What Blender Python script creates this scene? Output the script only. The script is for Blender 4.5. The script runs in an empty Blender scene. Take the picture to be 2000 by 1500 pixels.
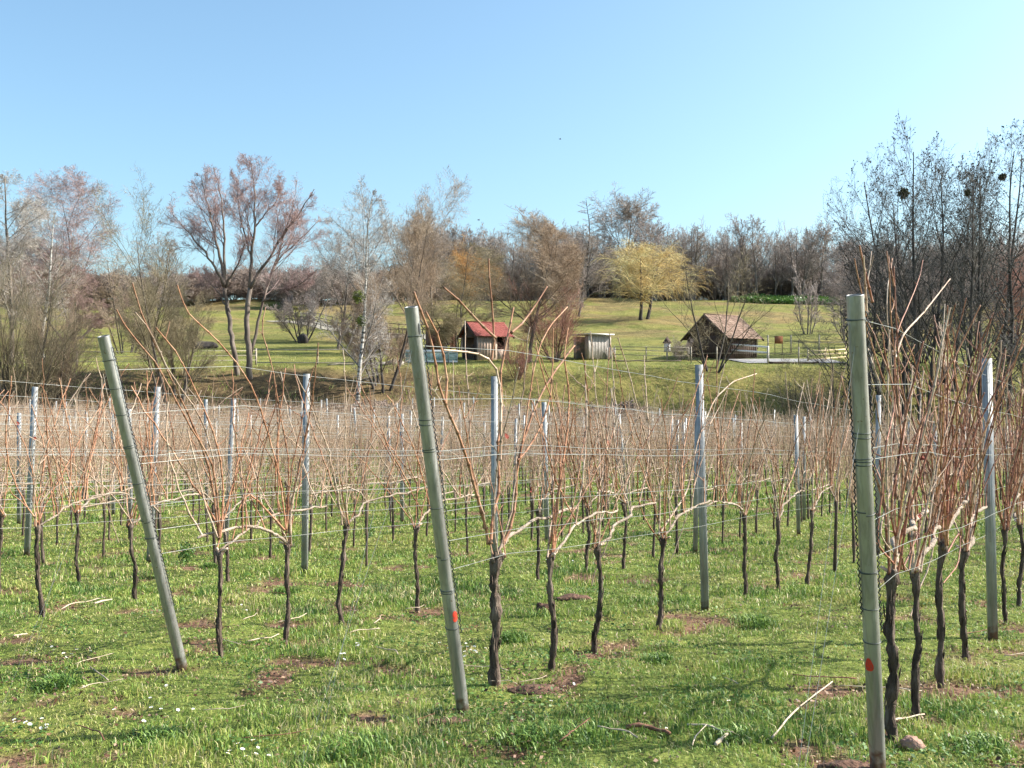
import bpy, math, random
import numpy as np
from mathutils import Vector, Matrix

# ------------------------------------------------------------------ camera, sky, sun, exposure
sc = bpy.context.scene
col = sc.collection
FPX = 1950.0                      # focal length in pixels of the 2000 px wide picture
CAMZ = 1.2
cam = bpy.data.cameras.new("camera"); camo = bpy.data.objects.new("camera", cam); col.objects.link(camo)
cam.sensor_width = 36.0; cam.lens = 36.0 * FPX / 2000.0
cam.clip_start = 0.05; cam.clip_end = 3000
camo.location = (0, 0, CAMZ); camo.rotation_euler = (math.radians(90), 0, 0)
sc.camera = camo

SUN_EL, SUN_AZ = 38.0, 82.0       # azimuth from the view direction towards the right
w = bpy.data.worlds.new("World"); sc.world = w; w.use_nodes = True
nt = w.node_tree; nt.nodes.clear()
sky = nt.nodes.new('ShaderNodeTexSky'); sky.sky_type = 'NISHITA'; sky.sun_disc = False
sky.sun_elevation = math.radians(SUN_EL); sky.sun_rotation = math.radians(SUN_AZ)
sky.air_density = 1.0; sky.dust_density = 2.6; sky.ozone_density = 2.2; sky.altitude = 100
bg = nt.nodes.new('ShaderNodeBackground'); bg.inputs['Strength'].default_value = 0.110
wo = nt.nodes.new('ShaderNodeOutputWorld')
tint = nt.nodes.new('ShaderNodeMix'); tint.data_type = 'RGBA'; tint.blend_type = 'MULTIPLY'
tint.inputs[0].default_value = 1.0; tint.inputs[7].default_value = (0.92, 1.07, 1.03, 1)
nt.links.new(sky.outputs[0], tint.inputs[6]); nt.links.new(tint.outputs[2], bg.inputs[0]); nt.links.new(bg.outputs[0], wo.inputs[0])

sl = bpy.data.lights.new("sun", 'SUN'); sl.energy = 4.8; sl.angle = math.radians(0.5); sl.color = (1.0, 0.95, 0.86)
so = bpy.data.objects.new("sun", sl); col.objects.link(so)
ea, aa = math.radians(SUN_EL), math.radians(SUN_AZ)
sdir = Vector((math.sin(aa) * math.cos(ea), math.cos(aa) * math.cos(ea), math.sin(ea)))
so.rotation_euler = sdir.to_track_quat('Z', 'Y').to_euler()
so.location = (40, 10, 60)

vs = sc.view_settings
vs.view_transform = 'Standard'; vs.look = 'None'; vs.gamma = 1.0; vs.use_curve_mapping = False
vs.exposure = 1.22
try:
    sc.cycles.max_bounces = 6; sc.cycles.diffuse_bounces = 3; sc.cycles.transparent_max_bounces = 6
    sc.cycles.use_adaptive_sampling = True; sc.cycles.adaptive_threshold = 0.02
except Exception:
    pass

# ------------------------------------------------------------------ helpers
def nrm(v):
    return v / np.maximum(np.linalg.norm(v, axis=-1, keepdims=True), 1e-9)

def h2(ix, iy, s):
    n = (ix.astype(np.int64) * 374761393 + iy.astype(np.int64) * 668265263 + s * 1274126177) & 0x7fffffff
    n = ((n ^ (n >> 13)) * 1274126177) & 0x7fffffff
    n = n ^ (n >> 16)
    return (n & 0xffff) / 65535.0

def vnoise(x, y, s=0):
    x = np.asarray(x, float); y = np.asarray(y, float)
    ix, iy = np.floor(x), np.floor(y)
    fx, fy = x - ix, y - iy
    fx = fx * fx * (3 - 2 * fx); fy = fy * fy * (3 - 2 * fy)
    ix = ix.astype(np.int64); iy = iy.astype(np.int64)
    a = h2(ix, iy, s); b = h2(ix + 1, iy, s); c = h2(ix, iy + 1, s); d = h2(ix + 1, iy + 1, s)
    return (a * (1 - fx) + b * fx) * (1 - fy) + (c * (1 - fx) + d * fx) * fy

def fbm(x, y, s=0, o=3):
    v = 0; a = 1; t = 0
    for i in range(o):
        v = v + a * vnoise(x * 2 ** i, y * 2 ** i, s + i * 17); t += a; a *= .5
    return v / t

def sst(a, b, x):
    t = np.clip((np.asarray(x, float) - a) / (b - a), 0, 1)
    return t * t * (3 - 2 * t)

# ground profile along the view direction
_nd = [(-40, 2.87), (0, 0), (14, -1.005), (20, -1.36), (30, -1.62), (40, -1.6), (50, -1.35), (56, -1.4), (60, -2.0), (63, -1.7),
       (69, 1.4), (73, 2.45), (82, 3.1), (100, 5.0), (130, 8.5), (160, 13.0), (180, 16.4), (200, 17.2), (300, 17.5), (1500, 17.5)]
_ty = np.arange(-40, 1500, .25)
_tz = np.interp(_ty, [a for a, b in _nd], [b for a, b in _nd])
_k = np.hanning(15); _k /= _k.sum()
_tz = np.convolve(np.pad(_tz, 7, mode='edge'), _k, mode='valid')
_tz[:40] = -_ty[:40] * .0718
def g(x, y):
    x = np.asarray(x, float); y = np.asarray(y, float)
    z = np.interp(y, _ty, _tz)
    z = z - np.clip(x, 0, 22) * .05 * sst(14, 46, y) * (1 - sst(56, 74, y))
    z = z + (vnoise(x * .11, y * .11, 5) - .5) * .9 * sst(76, 110, y)
    z = z + (fbm(x * .6, y * .6, 9) - .5) * .7 * sst(55, 60, y) * (1 - sst(72, 78, y))
    return z
def gmicro(x, y):
    return (fbm(x * 1.3, y * 1.3, 3) - .5) * .06 + (fbm(x * 6, y * 6, 4, 2) - .5) * .035
def G(x, y):
    return float(g(x, y))

def at(px, py, Y):
    return Vector(((px - 1000) / FPX * Y, Y, CAMZ + (750 - py) / FPX * Y))
def hit(px, py):
    lo, hi = 1.5, 46.0
    for _ in range(50):
        m = (lo + hi) / 2
        x = (px - 1000) / FPX * m
        r = 750 + (CAMZ - G(x, m)) / m * FPX
        if r > py: lo = m
        else: hi = m
    return (px - 1000) / FPX * lo, lo

class MB:
    def __init__(s):
        s.V = []; s.F = []; s.n = 0; s.C = []; s.usec = False
    def add(s, V, faces, c=None):
        V = np.asarray(V, float).reshape(-1, 3)
        for f in faces:
            s.F.append(np.asarray(f, dtype=np.int64) + s.n)
        s.V.append(V); s.n += len(V)
        if c is not None: s.usec = True
        s.C.append(np.full(len(V), .5) if c is None else np.broadcast_to(c, (len(V),)))
    def tubes(s, P, R, k=5, cap=False, c=None):
        P = np.asarray(P, float); R = np.asarray(R, float)
        if P.ndim == 2: P = P[None]; R = np.broadcast_to(R, P.shape[1])[None]
        m, n, _ = P.shape
        T = nrm(np.gradient(P, axis=1))
        mean = nrm(P[:, -1] - P[:, 0])
        ref = np.where(np.abs(mean[:, 2:3]) > .7, np.array([[1., 0, 0]]), np.array([[0, 0, 1.]]))
        U = nrm(np.cross(T, ref[:, None, :])); W = np.cross(T, U)
        a = np.arange(k) * 2 * math.pi / k
        ring = U[:, :, None, :] * np.cos(a)[None, None, :, None] + W[:, :, None, :] * np.sin(a)[None, None, :, None]
        V = P[:, :, None, :] + ring * R[:, :, None, None]
        idx = np.arange(m * n * k).reshape(m, n, k)
        A = idx[:, :-1, :]; B = np.roll(idx, -1, axis=2)[:, :-1, :]
        Cc = np.roll(idx, -1, axis=2)[:, 1:, :]; D = idx[:, 1:, :]
        q = np.stack([A, D, Cc, B], -1).reshape(-1, 4)
        fs = [q]
        V = V.reshape(-1, 3)
        cc = None
        if c is not None: cc = np.repeat(np.broadcast_to(c, (m,)), n * k)
        if cap:
            base = len(V)
            V = np.concatenate([V, P[:, 0], P[:, -1]])
            if cc is not None: cc = np.concatenate([cc, np.broadcast_to(c, (m,)), np.broadcast_to(c, (m,))])
            i0 = idx[:, 0, :]; i1 = idx[:, -1, :]
            c0 = (base + np.arange(m))[:, None].repeat(k, 1); c1 = (base + m + np.arange(m))[:, None].repeat(k, 1)
            fs.append(np.stack([c0, i0, np.roll(i0, -1, 1)], -1).reshape(-1, 3))
            fs.append(np.stack([c1, np.roll(i1, -1, 1), i1], -1).reshape(-1, 3))
        s.add(V, fs, cc)
    def box(s, c, d, M=None):
        x, y, z = d[0] / 2, d[1] / 2, d[2] / 2
        V = np.array([[-x, -y, -z], [x, -y, -z], [x, y, -z], [-x, y, -z], [-x, -y, z], [x, -y, z], [x, y, z], [-x, y, z]])
        V = V + np.array(c)
        if M is not None: V = V @ np.array(M.to_3x3()).T + np.array(M.translation)
        s.add(V, [[[0, 3, 2, 1], [4, 5, 6, 7], [0, 1, 5, 4], [1, 2, 6, 5], [2, 3, 7, 6], [3, 0, 4, 7]]])
    def extrude(s, prof, p0, p1, M=None):
        """closed 2D profile (list of (y,z)) swept along x from p0 to p1"""
        n = len(prof)
        V = np.array([[p0, a, b] for a, b in prof] + [[p1, a, b] for a, b in prof])
        if M is not None: V = V @ np.array(M.to_3x3()).T + np.array(M.translation)
        s.add(V, [[[i, (i + 1) % n, (i + 1) % n + n, i + n] for i in range(n)]])
        s.F.append(np.array([list(range(n))[::-1]]) + s.n - 2 * n); s.F.append(np.array([list(range(n, 2 * n))]) + s.n - 2 * n)
    def mesh(s, name, mat, smooth=False):
        V = np.concatenate(s.V)
        me = bpy.data.meshes.new(name)
        me.vertices.add(len(V)); me.vertices.foreach_set('co', V.astype(np.float32).ravel())
        loops = np.concatenate([f.ravel() for f in s.F])
        sizes = np.concatenate([np.full(len(f), f.shape[1]) for f in s.F])
        starts = np.concatenate([[0], np.cumsum(sizes)[:-1]])
        me.loops.add(len(loops)); me.loops.foreach_set('vertex_index', loops.astype(np.int32))
        me.polygons.add(len(sizes)); me.polygons.foreach_set('loop_start', starts.astype(np.int32))
        if smooth: me.polygons.foreach_set('use_smooth', np.ones(len(sizes), dtype=bool))
        me.update(calc_edges=True)
        if s.usec:
            a = me.attributes.new('tone', 'FLOAT', 'POINT')
            a.data.foreach_set('value', np.concatenate(s.C).astype(np.float32))
        if mat is not None: me.materials.append(mat)
        return me
    def build(s, name, mat, parent=None, smooth=False, loc=None, rz=0):
        return link(name, s.mesh(name, mat, smooth), parent, loc, rz)

def link(name, me, parent=None, loc=None, rz=0):
    o = bpy.data.objects.new(name, me); col.objects.link(o)
    if parent is not None: o.parent = parent
    if loc is not None: o.location = loc
    if rz: o.rotation_euler = (0, 0, rz)
    return o
def tag(o, label=None, cat=None, group=None, kind=None):
    if label: o['label'] = label
    if cat: o['category'] = cat
    if group: o['group'] = group
    if kind: o['kind'] = kind
    return o
def empty(name, loc, rz=0):
    o = bpy.data.objects.new(name, None); col.objects.link(o); o.location = loc; o.rotation_euler = (0, 0, rz)
    o.empty_display_size = .1
    return o

# ------------------------------------------------------------------ materials
def newmat(name):
    m = bpy.data.materials.new(name); m.use_nodes = True
    n = m.node_tree; b = n.nodes['Principled BSDF']
    return m, n, b
def nd(n, t, **kw):
    x = n.nodes.new(t)
    for k, v in kw.items(): setattr(x, k, v)
    return x
def ramp(n, stops):
    r = n.nodes.new('ShaderNodeValToRGB'); e = r.color_ramp.elements
    while len(e) > 1: e.remove(e[-1])
    e[0].position = stops[0][0]; e[0].color = (*stops[0][1], 1)
    for p, c in stops[1:]:
        q = e.new(p); q.color = (*c, 1)
    return r
def noisemat(name, stops, scale=8, detail=4, rough=.8, metal=0, bump=0, bscale=None, stretch=None, objc=False, spec=.3, rnd=0, tone=0):
    m, n, b = newmat(name)
    tc = nd(n, 'ShaderNodeTexCoord'); mp = nd(n, 'ShaderNodeMapping')
    n.links.new(tc.outputs['Object' if objc else 'Object'], mp.inputs[0])
    if stretch: mp.inputs['Scale'].default_value = stretch
    t = nd(n, 'ShaderNodeTexNoise'); t.inputs['Scale'].default_value = scale; t.inputs['Detail'].default_value = detail
    n.links.new(mp.outputs[0], t.inputs[0])
    r = ramp(n, stops); n.links.new(t.outputs[0], r.inputs[0])
    out = r.outputs[0]
    if rnd or tone:
        src = nd(n, 'ShaderNodeAttribute', attribute_name='tone').outputs['Fac'] if tone else nd(n, 'ShaderNodeObjectInfo').outputs['Random']
        if tone and rnd:
            ob = nd(n, 'ShaderNodeObjectInfo'); m0 = nd(n, 'ShaderNodeMapRange'); L0 = n.links.new
            L0(ob.outputs['Random'], m0.inputs['Value']); m0.inputs['To Min'].default_value = 1 - rnd; m0.inputs['To Max'].default_value = 1 + rnd
            v0 = nd(n, 'ShaderNodeVectorMath', operation='SCALE'); L0(out, v0.inputs[0]); L0(m0.outputs[0], v0.inputs['Scale']); out = v0.outputs[0]
        mr = nd(n, 'ShaderNodeMapRange'); a = tone or rnd
        mr.inputs['To Min'].default_value = 1 - a; mr.inputs['To Max'].default_value = 1 + a
        n.links.new(src, mr.inputs['Value'])
        mx = nd(n, 'ShaderNodeVectorMath', operation='SCALE'); n.links.new(out, mx.inputs[0]); n.links.new(mr.outputs[0], mx.inputs['Scale'])
        out = mx.outputs[0]
    n.links.new(out, b.inputs['Base Color'])
    b.inputs['Roughness'].default_value = rough; b.inputs['Metallic'].default_value = metal
    b.inputs['Specular IOR Level'].default_value = spec
    if bump:
        t2 = nd(n, 'ShaderNodeTexNoise'); t2.inputs['Scale'].default_value = bscale or scale * 3; t2.inputs['Detail'].default_value = 3
        n.links.new(mp.outputs[0], t2.inputs[0])
        bp = nd(n, 'ShaderNodeBump'); bp.inputs['Strength'].default_value = bump; bp.inputs['Distance'].default_value = .02
        n.links.new(t2.outputs[0], bp.inputs['Height']); n.links.new(bp.outputs[0], b.inputs['Normal'])
    return m

M = {}
M['post'] = noisemat('galvanised_green_grey', [(.3, (.30, .29, .285)), (.55, (.385, .375, .365)), (.75, (.49, .48, .47))], 9, 5, .30, .62, .10, 60, (1, 1, .35), spec=.5)
M['stake'] = noisemat('galvanised_zinc', [(.3, (.25, .255, .26)), (.6, (.38, .385, .39)), (.8, (.52, .525, .53))], 14, 5, .55, .2, .1, 80, (1, 1, .4), spec=.5)
M['slot'] = noisemat('dark_slot', [(0, (.02, .02, .02)), (1, (.05, .05, .05))], 20)
M['wire'] = noisemat('steel_wire', [(.3, (.22, .22, .21)), (.7, (.42, .42, .40))], 3, 2, .4, .6, spec=.5)
M['blackwire'] = noisemat('black_coated_wire', [(.3, (.015, .015, .02)), (.7, (.05, .05, .06))], 12, 2, .5)
M['darkwire'] = noisemat('dark_wire', [(.3, (.05, .055, .05)), (.7, (.13, .14, .13))], 12, 2, .5, .4)
def grime(m):
    n = m.node_tree; b = n.nodes['Principled BSDF']; L = n.links.new; src = b.inputs['Base Color'].links[0].from_socket
    tc = nd(n, 'ShaderNodeTexCoord'); mp = nd(n, 'ShaderNodeMapping'); mp.inputs['Scale'].default_value = (30, 30, 2.2); L(tc.outputs['Object'], mp.inputs[0])
    t = nd(n, 'ShaderNodeTexNoise'); t.inputs['Scale'].default_value = 1.2; t.inputs['Detail'].default_value = 6; L(mp.outputs[0], t.inputs[0])
    r = ramp(n, [(.42, (1, 1, 1)), (.52, (.62, .62, .58)), (.60, (1, 1, 1)), (.72, (1.0, 1.0, 1.0))]); L(t.outputs[0], r.inputs[0])
    mx = nd(n, 'ShaderNodeMix', data_type='RGBA', blend_type='MULTIPLY'); mx.inputs[0].default_value = .55; L(src, mx.inputs[6]); L(r.outputs[0], mx.inputs[7])
    sp = nd(n, 'ShaderNodeSeparateXYZ'); L(tc.outputs['Object'], sp.inputs[0])
    t2 = nd(n, 'ShaderNodeTexNoise'); t2.inputs['Scale'].default_value = 28; t2.inputs['Detail'].default_value = 5; L(tc.outputs['Object'], t2.inputs[0])
    ad = nd(n, 'ShaderNodeMath', operation='MULTIPLY_ADD'); L(t2.outputs[0], ad.inputs[0]); ad.inputs[1].default_value = -.30; L(sp.outputs['Z'], ad.inputs[2])
    mr = nd(n, 'ShaderNodeMapRange'); L(ad.outputs[0], mr.inputs['Value']); mr.inputs['From Min'].default_value = -.13; mr.inputs['From Max'].default_value = -.06; mr.inputs['To Min'].default_value = .85; mr.inputs['To Max'].default_value = 0
    m2 = nd(n, 'ShaderNodeMix', data_type='RGBA'); L(mr.outputs[0], m2.inputs[0]); L(mx.outputs[2], m2.inputs[6]); m2.inputs[7].default_value = (.16, .09, .06, 1)
    t3 = nd(n, 'ShaderNodeTexNoise'); t3.inputs['Scale'].default_value = 55; t3.inputs['Detail'].default_value = 3; L(tc.outputs['Object'], t3.inputs[0])
    r3 = nd(n, 'ShaderNodeMapRange'); L(t3.outputs[0], r3.inputs['Value']); r3.inputs['From Min'].default_value = .68; r3.inputs['From Max'].default_value = .74; r3.inputs['To Max'].default_value = .8
    m3 = nd(n, 'ShaderNodeMix', data_type='RGBA'); L(r3.outputs[0], m3.inputs[0]); L(m2.outputs[2], m3.inputs[6]); m3.inputs[7].default_value = (.20, .12, .08, 1)
    L(m3.outputs[2], b.inputs['Base Color'])
    rr = nd(n, 'ShaderNodeMapRange'); L(t.outputs[0], rr.inputs['Value']); rr.inputs['To Min'].default_value = .22; rr.inputs['To Max'].default_value = .55; L(rr.outputs[0], b.inputs['Roughness'])
grime(M['post']); grime(M['stake'])
M['redpaint'] = noisemat('red_marker_paint', [(.35, (.26, .07, .05)), (.45, (.55, .035, .015)), (.7, (.62, .06, .03))], 90, 5, .7)
M['bark'] = noisemat('vine_bark', [(.25, (.03, .02, .015)), (.5, (.095, .068, .052)), (.72, (.22, .17, .135))], 30, 6, .95, 0, 1.0, 90, (1, 1, .18), rnd=.25)
M['cordon'] = noisemat('old_cane_bark', [(.3, (.20, .145, .105)), (.6, (.36, .285, .225)), (.8, (.48, .40, .33))], 25, 4, .8, 0, .5, 90, rnd=.15)
M['cane'] = noisemat('orange_brown_cane', [(.25, (.18, .07, .038)), (.5, (.36, .175, .10)), (.75, (.46, .30, .205))], 6, 4, .6, 0, .1, 60, rnd=.3, tone=.55)
M['cane2'] = noisemat('red_brown_cane', [(.25, (.13, .045, .03)), (.5, (.26, .11, .07)), (.75, (.40, .24, .17))], 6, 4, .6, 0, .1, 60, rnd=.25, tone=.55)
M['cane3'] = noisemat('tan_cane', [(.25, (.27, .16, .11)), (.5, (.42, .30, .22)), (.75, (.52, .42, .34))], 6, 4, .65, 0, .1, 60, rnd=.22, tone=.55)
M['leaf_red'] = noisemat('dry_red_leaf', [(.3, (.13, .02, .012)), (.7, (.24, .05, .03))], 20)
M['cut'] = noisemat('cut_wood', [(.3, (.5, .35, .25)), (.7, (.6, .46, .36))], 40)
M['stick'] = noisemat('fallen_cane', [(.3, (.36, .27, .19)), (.7, (.58, .48, .38))], 12, 4, .8, 0, .3)
M['brownstick'] = noisemat('fallen_brown_bark', [(.3, (.12, .05, .03)), (.7, (.24, .12, .08))], 18, 4, .9, 0, .5)

def twigmat(name, a, b, c, rough=.85, k=1.13, sat=.84):
    def f(q):
        m = sum(q) / 3; return tuple(min(.62, (m + (v - m) * sat) * k) for v in q)
    if 'willow' in name: k = 1.12; sat = .92
    if 'alder' in name: k = .98; sat = .5
    a, b, c = f(a), f(b), f(c)
    return noisemat(name, [(.3, a), (.5, b), (.7, c)], .5, 2, rough, 0, 0, tone=.5, spec=.2)
TW = {
 'pink': twigmat('pinkish_twigs', (.27, .17, .155), (.36, .235, .215), (.44, .30, .28)),
 'grey': twigmat('grey_brown_twigs', (.19, .15, .13), (.29, .235, .20), (.38, .31, .27)),
 'olive': twigmat('olive_brown_twigs', (.17, .13, .07), (.25, .20, .11), (.33, .26, .16)),
 'tan': twigmat('tan_brown_twigs', (.24, .16, .10), (.34, .24, .16), (.42, .32, .23)),
 'birch': twigmat('pale_birch_twigs', (.28, .235, .20), (.37, .32, .28), (.45, .40, .36)),
 'dark': twigmat('dark_alder_twigs', (.09, .075, .06), (.14, .12, .10), (.20, .175, .15)),
 'willow': twigmat('yellow_willow_twigs', (.53, .34, .12), (.62, .43, .18), (.67, .52, .27)),
 'orange': twigmat('orange_willow_twigs', (.40, .20, .06), (.48, .26, .09), (.55, .34, .14)),
 'red': twigmat('red_brown_twigs', (.20, .08, .05), (.30, .13, .09), (.38, .20, .15)),
 'redm': twigmat('brown_hedge_twigs', (.15, .105, .085), (.22, .16, .13), (.29, .22, .18)),
 'mauve': twigmat('mauve_brown_twigs', (.20, .155, .14), (.28, .22, .195), (.36, .29, .26)),
}
M['trunk'] = noisemat('tree_bark', [(.3, (.09, .07, .058)), (.55, (.18, .145, .12)), (.75, (.28, .235, .20))], 3, 5, .95, 0, .8, 9, (1, 1, .3))
M['trunk_dark'] = noisemat('dark_tree_bark', [(.3, (.035, .03, .027)), (.55, (.075, .062, .055)), (.75, (.14, .115, .10))], 3, 5, .95, 0, .8, 9, (1, 1, .3))
M['trunk_birch'] = noisemat('white_birch_bark', [(.40, (.07, .06, .05)), (.47, (.32, .29, .26)), (.6, (.48, .46, .43)), (.8, (.58, .56, .53))], 3.2, 5, .7, 0, .3, 9, (.6, .6, 2.2))
M['mistletoe'] = noisemat('mistletoe_leaves', [(.3, (.10, .13, .02)), (.7, (.22, .26, .05))], 6, 2, .7)
M['nest'] = noisemat('dark_mistletoe', [(.3, (.06, .058, .025)), (.7, (.13, .12, .055))], 6, 2, .9)

def leafmat(name, trans=.35, alb=None):
    """grass: colour from per-blade tone attribute, part of the light passes through"""
    m, n, b = newmat(name)
    at_ = nd(n, 'ShaderNodeAttribute', attribute_name='tone')
    r = ramp(n, alb); n.links.new(at_.outputs['Fac'], r.inputs[0])
    n.links.new(r.outputs[0], b.inputs['Base Color']); b.inputs['Roughness'].default_value = .5
    b.inputs['Specular IOR Level'].default_value = .35
    tr = nd(n, 'ShaderNodeBsdfTranslucent'); n.links.new(r.outputs[0], tr.inputs[0])
    mx = nd(n, 'ShaderNodeMixShader'); mx.inputs[0].default_value = trans
    n.links.new(b.outputs[0], mx.inputs[1]); n.links.new(tr.outputs[0], mx.inputs[2])
    n.links.new(mx.outputs[0], n.nodes['Material Output'].inputs[0])
    return m
M['grass'] = leafmat('grass_blades', .28, [(0, (.055, .11, .028)), (.22, (.125, .225, .045)), (.45, (.225, .325, .06)), (.68, (.34, .40, .085)), (.84, (.42, .38, .13)), (1, (.55, .47, .29))])
M['weed'] = leafmat('weed_leaves', .25, [(0, (.03, .07, .018)), (.5, (.07, .15, .03)), (1, (.14, .24, .05))])
M['wood_grey'] = noisemat('weathered_grey_planks', [(.3, (.22, .19, .17)), (.55, (.42, .38, .35)), (.75, (.60, .56, .52))], 5, 5, .85, 0, .4, 30, (6, 6, .5))
M['wood_pale'] = noisemat('pale_pink_planks', [(.3, (.34, .24, .19)), (.7, (.58, .46, .38))], 5, 5, .85, 0, .3, 30, (6, 6, .5))
M['wood_dark'] = noisemat('dark_brown_timber', [(.3, (.05, .035, .03)), (.7, (.13, .085, .065))], 5, 5, .9, 0, .4, 30, (6, 6, .6))
M['wood_rail'] = noisemat('weathered_rail_wood', [(.3, (.26, .22, .17)), (.7, (.48, .42, .34))], 5, 4, .85, 0, .3)
M['wood_darkrail'] = noisemat('dark_rail_wood', [(.3, (.09, .07, .055)), (.7, (.19, .15, .12))], 5, 4, .85)
M['wood_yellow'] = noisemat('fresh_yellow_wood', [(.3, (.55, .42, .24)), (.7, (.72, .6, .4))], 5, 4, .8)
M['white'] = noisemat('white_painted_wood', [(.3, (.62, .62, .60)), (.7, (.8, .8, .78))], 4, 4, .7)
M['roof_red'] = noisemat('red_roof_tiles', [(.3, (.20, .055, .045)), (.6, (.31, .085, .07)), (.8, (.38, .15, .12))], 3, 5, .8, 0, .6, 14)
M['roof_brown'] = noisemat('brown_shingle_roof', [(.3, (.12, .08, .06)), (.5, (.24, .155, .115)), (.75, (.38, .27, .21))], 2.2, 8, .9, 0, 1, 12)
M['roof_pale'] = noisemat('pale_sheet_roof', [(.3, (.55, .54, .52)), (.7, (.72, .7, .68))], 3, 4, .6)
M['brick'] = noisemat('red_brown_boards', [(.3, (.14, .06, .05)), (.7, (.26, .13, .10))], 6, 4, .9, 0, .4)
M['gravel'] = noisemat('grey_gravel', [(.3, (.17, .165, .165)), (.7, (.32, .31, .31))], 3, 10, .95, 0, .5, 30)
M['path'] = noisemat('pale_track', [(.3, (.19, .17, .13)), (.7, (.33, .30, .24))], 2, 8, .95)
M['stone'] = noisemat('pale_rock', [(.3, (.20, .17, .14)), (.7, (.42, .37, .32))], 5, 6, .95, 0, .8)
M['redstone'] = noisemat('reddish_sandstone', [(.3, (.20, .11, .08)), (.7, (.40, .25, .19))], 14, 6, .95, 0, .8, 50)
M['soil'] = noisemat('red_brown_soil', [(.3, (.06, .032, .022)), (.7, (.17, .095, .065))], 18, 8, 1, 0, 1, 40)
M['board'] = noisemat('orange_board', [(.3, (.30, .11, .05)), (.7, (.42, .17, .08))], 5)
M['petal'] = noisemat('white_petals', [(.3, (.72, .72, .74)), (.7, (.85, .85, .86))], 30, 2, .7)
M['yellow'] = noisemat('yellow_paint', [(.3, (.6, .42, .03)), (.7, (.7, .5, .05))], 30)
M['bird'] = noisemat('dark_feathers', [(.3, (.02, .02, .02)), (.7, (.05, .05, .05))], 30)
mg, n_, b_ = newmat('greenish_glass'); b_.inputs['Base Color'].default_value = (.55, .72, .66, 1); b_.inputs['Roughness'].default_value = .15
b_.inputs['Alpha'].default_value = .55
M['glass'] = mg

# ------------------------------------------------------------------ ground
RAT = {4: .64, 3: .64, 2: .61, 1: .57, 0: .54}
def rowdir(k):
    r = RAT.get(k, .53); return Vector((r, 1, 0)).normalized()
def roworg(k):
    return Vector((-1.85, 5.6, 0)) + (k - 1) * Vector((1.63, -.88, 0))
def rowprox(x, y):
    m = np.zeros_like(np.asarray(x, float))
    for k in range(3, -9, -1):
        D = rowdir(k); O = roworg(k); t = (x - O.x) * D.x + (y - O.y) * D.y; d = (x - O.x) * D.y - (y - O.y) * D.x
        m = np.maximum(m, np.exp(-(d / .28) ** 2) * (t > -.35))
    return m
def soilmask(x, y):
    """1 where the turf is worn to bare soil"""
    a = fbm(x * 3.1, y * 3.1, 31, 4)
    return sst(.635, .71, a + .10 * rowprox(x, y))
ys = [-6.0]
while ys[-1] < 1400:
    y = ys[-1]; ys.append(y + max(.07, abs(y) * .012 if y < 60 else (.7 if y < 200 else y * .05)))
ys = np.array(ys)
us = np.linspace(-1, 1, 361); us = np.sign(us) * (np.abs(us) ** 1.25)
XX = us[None, :] * (1.05 * (np.abs(ys) + 9))[:, None]; YY = np.repeat(ys[:, None], 361, 1)
ZZ = g(XX, YY) + gmicro(XX, YY) * (1 - sst(20, 60, YY))
ZZ = ZZ - .02 * soilmask(XX, YY) * (1 - sst(20, 40, YY))
mb = MB()
idx = np.arange(XX.size).reshape(XX.shape)
mb.add(np.stack([XX, YY, ZZ], -1).reshape(-1, 3), [np.stack([idx[:-1, :-1], idx[:-1, 1:], idx[1:, 1:], idx[1:, :-1]], -1).reshape(-1, 4)], soilmask(XX, YY).ravel())

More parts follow.
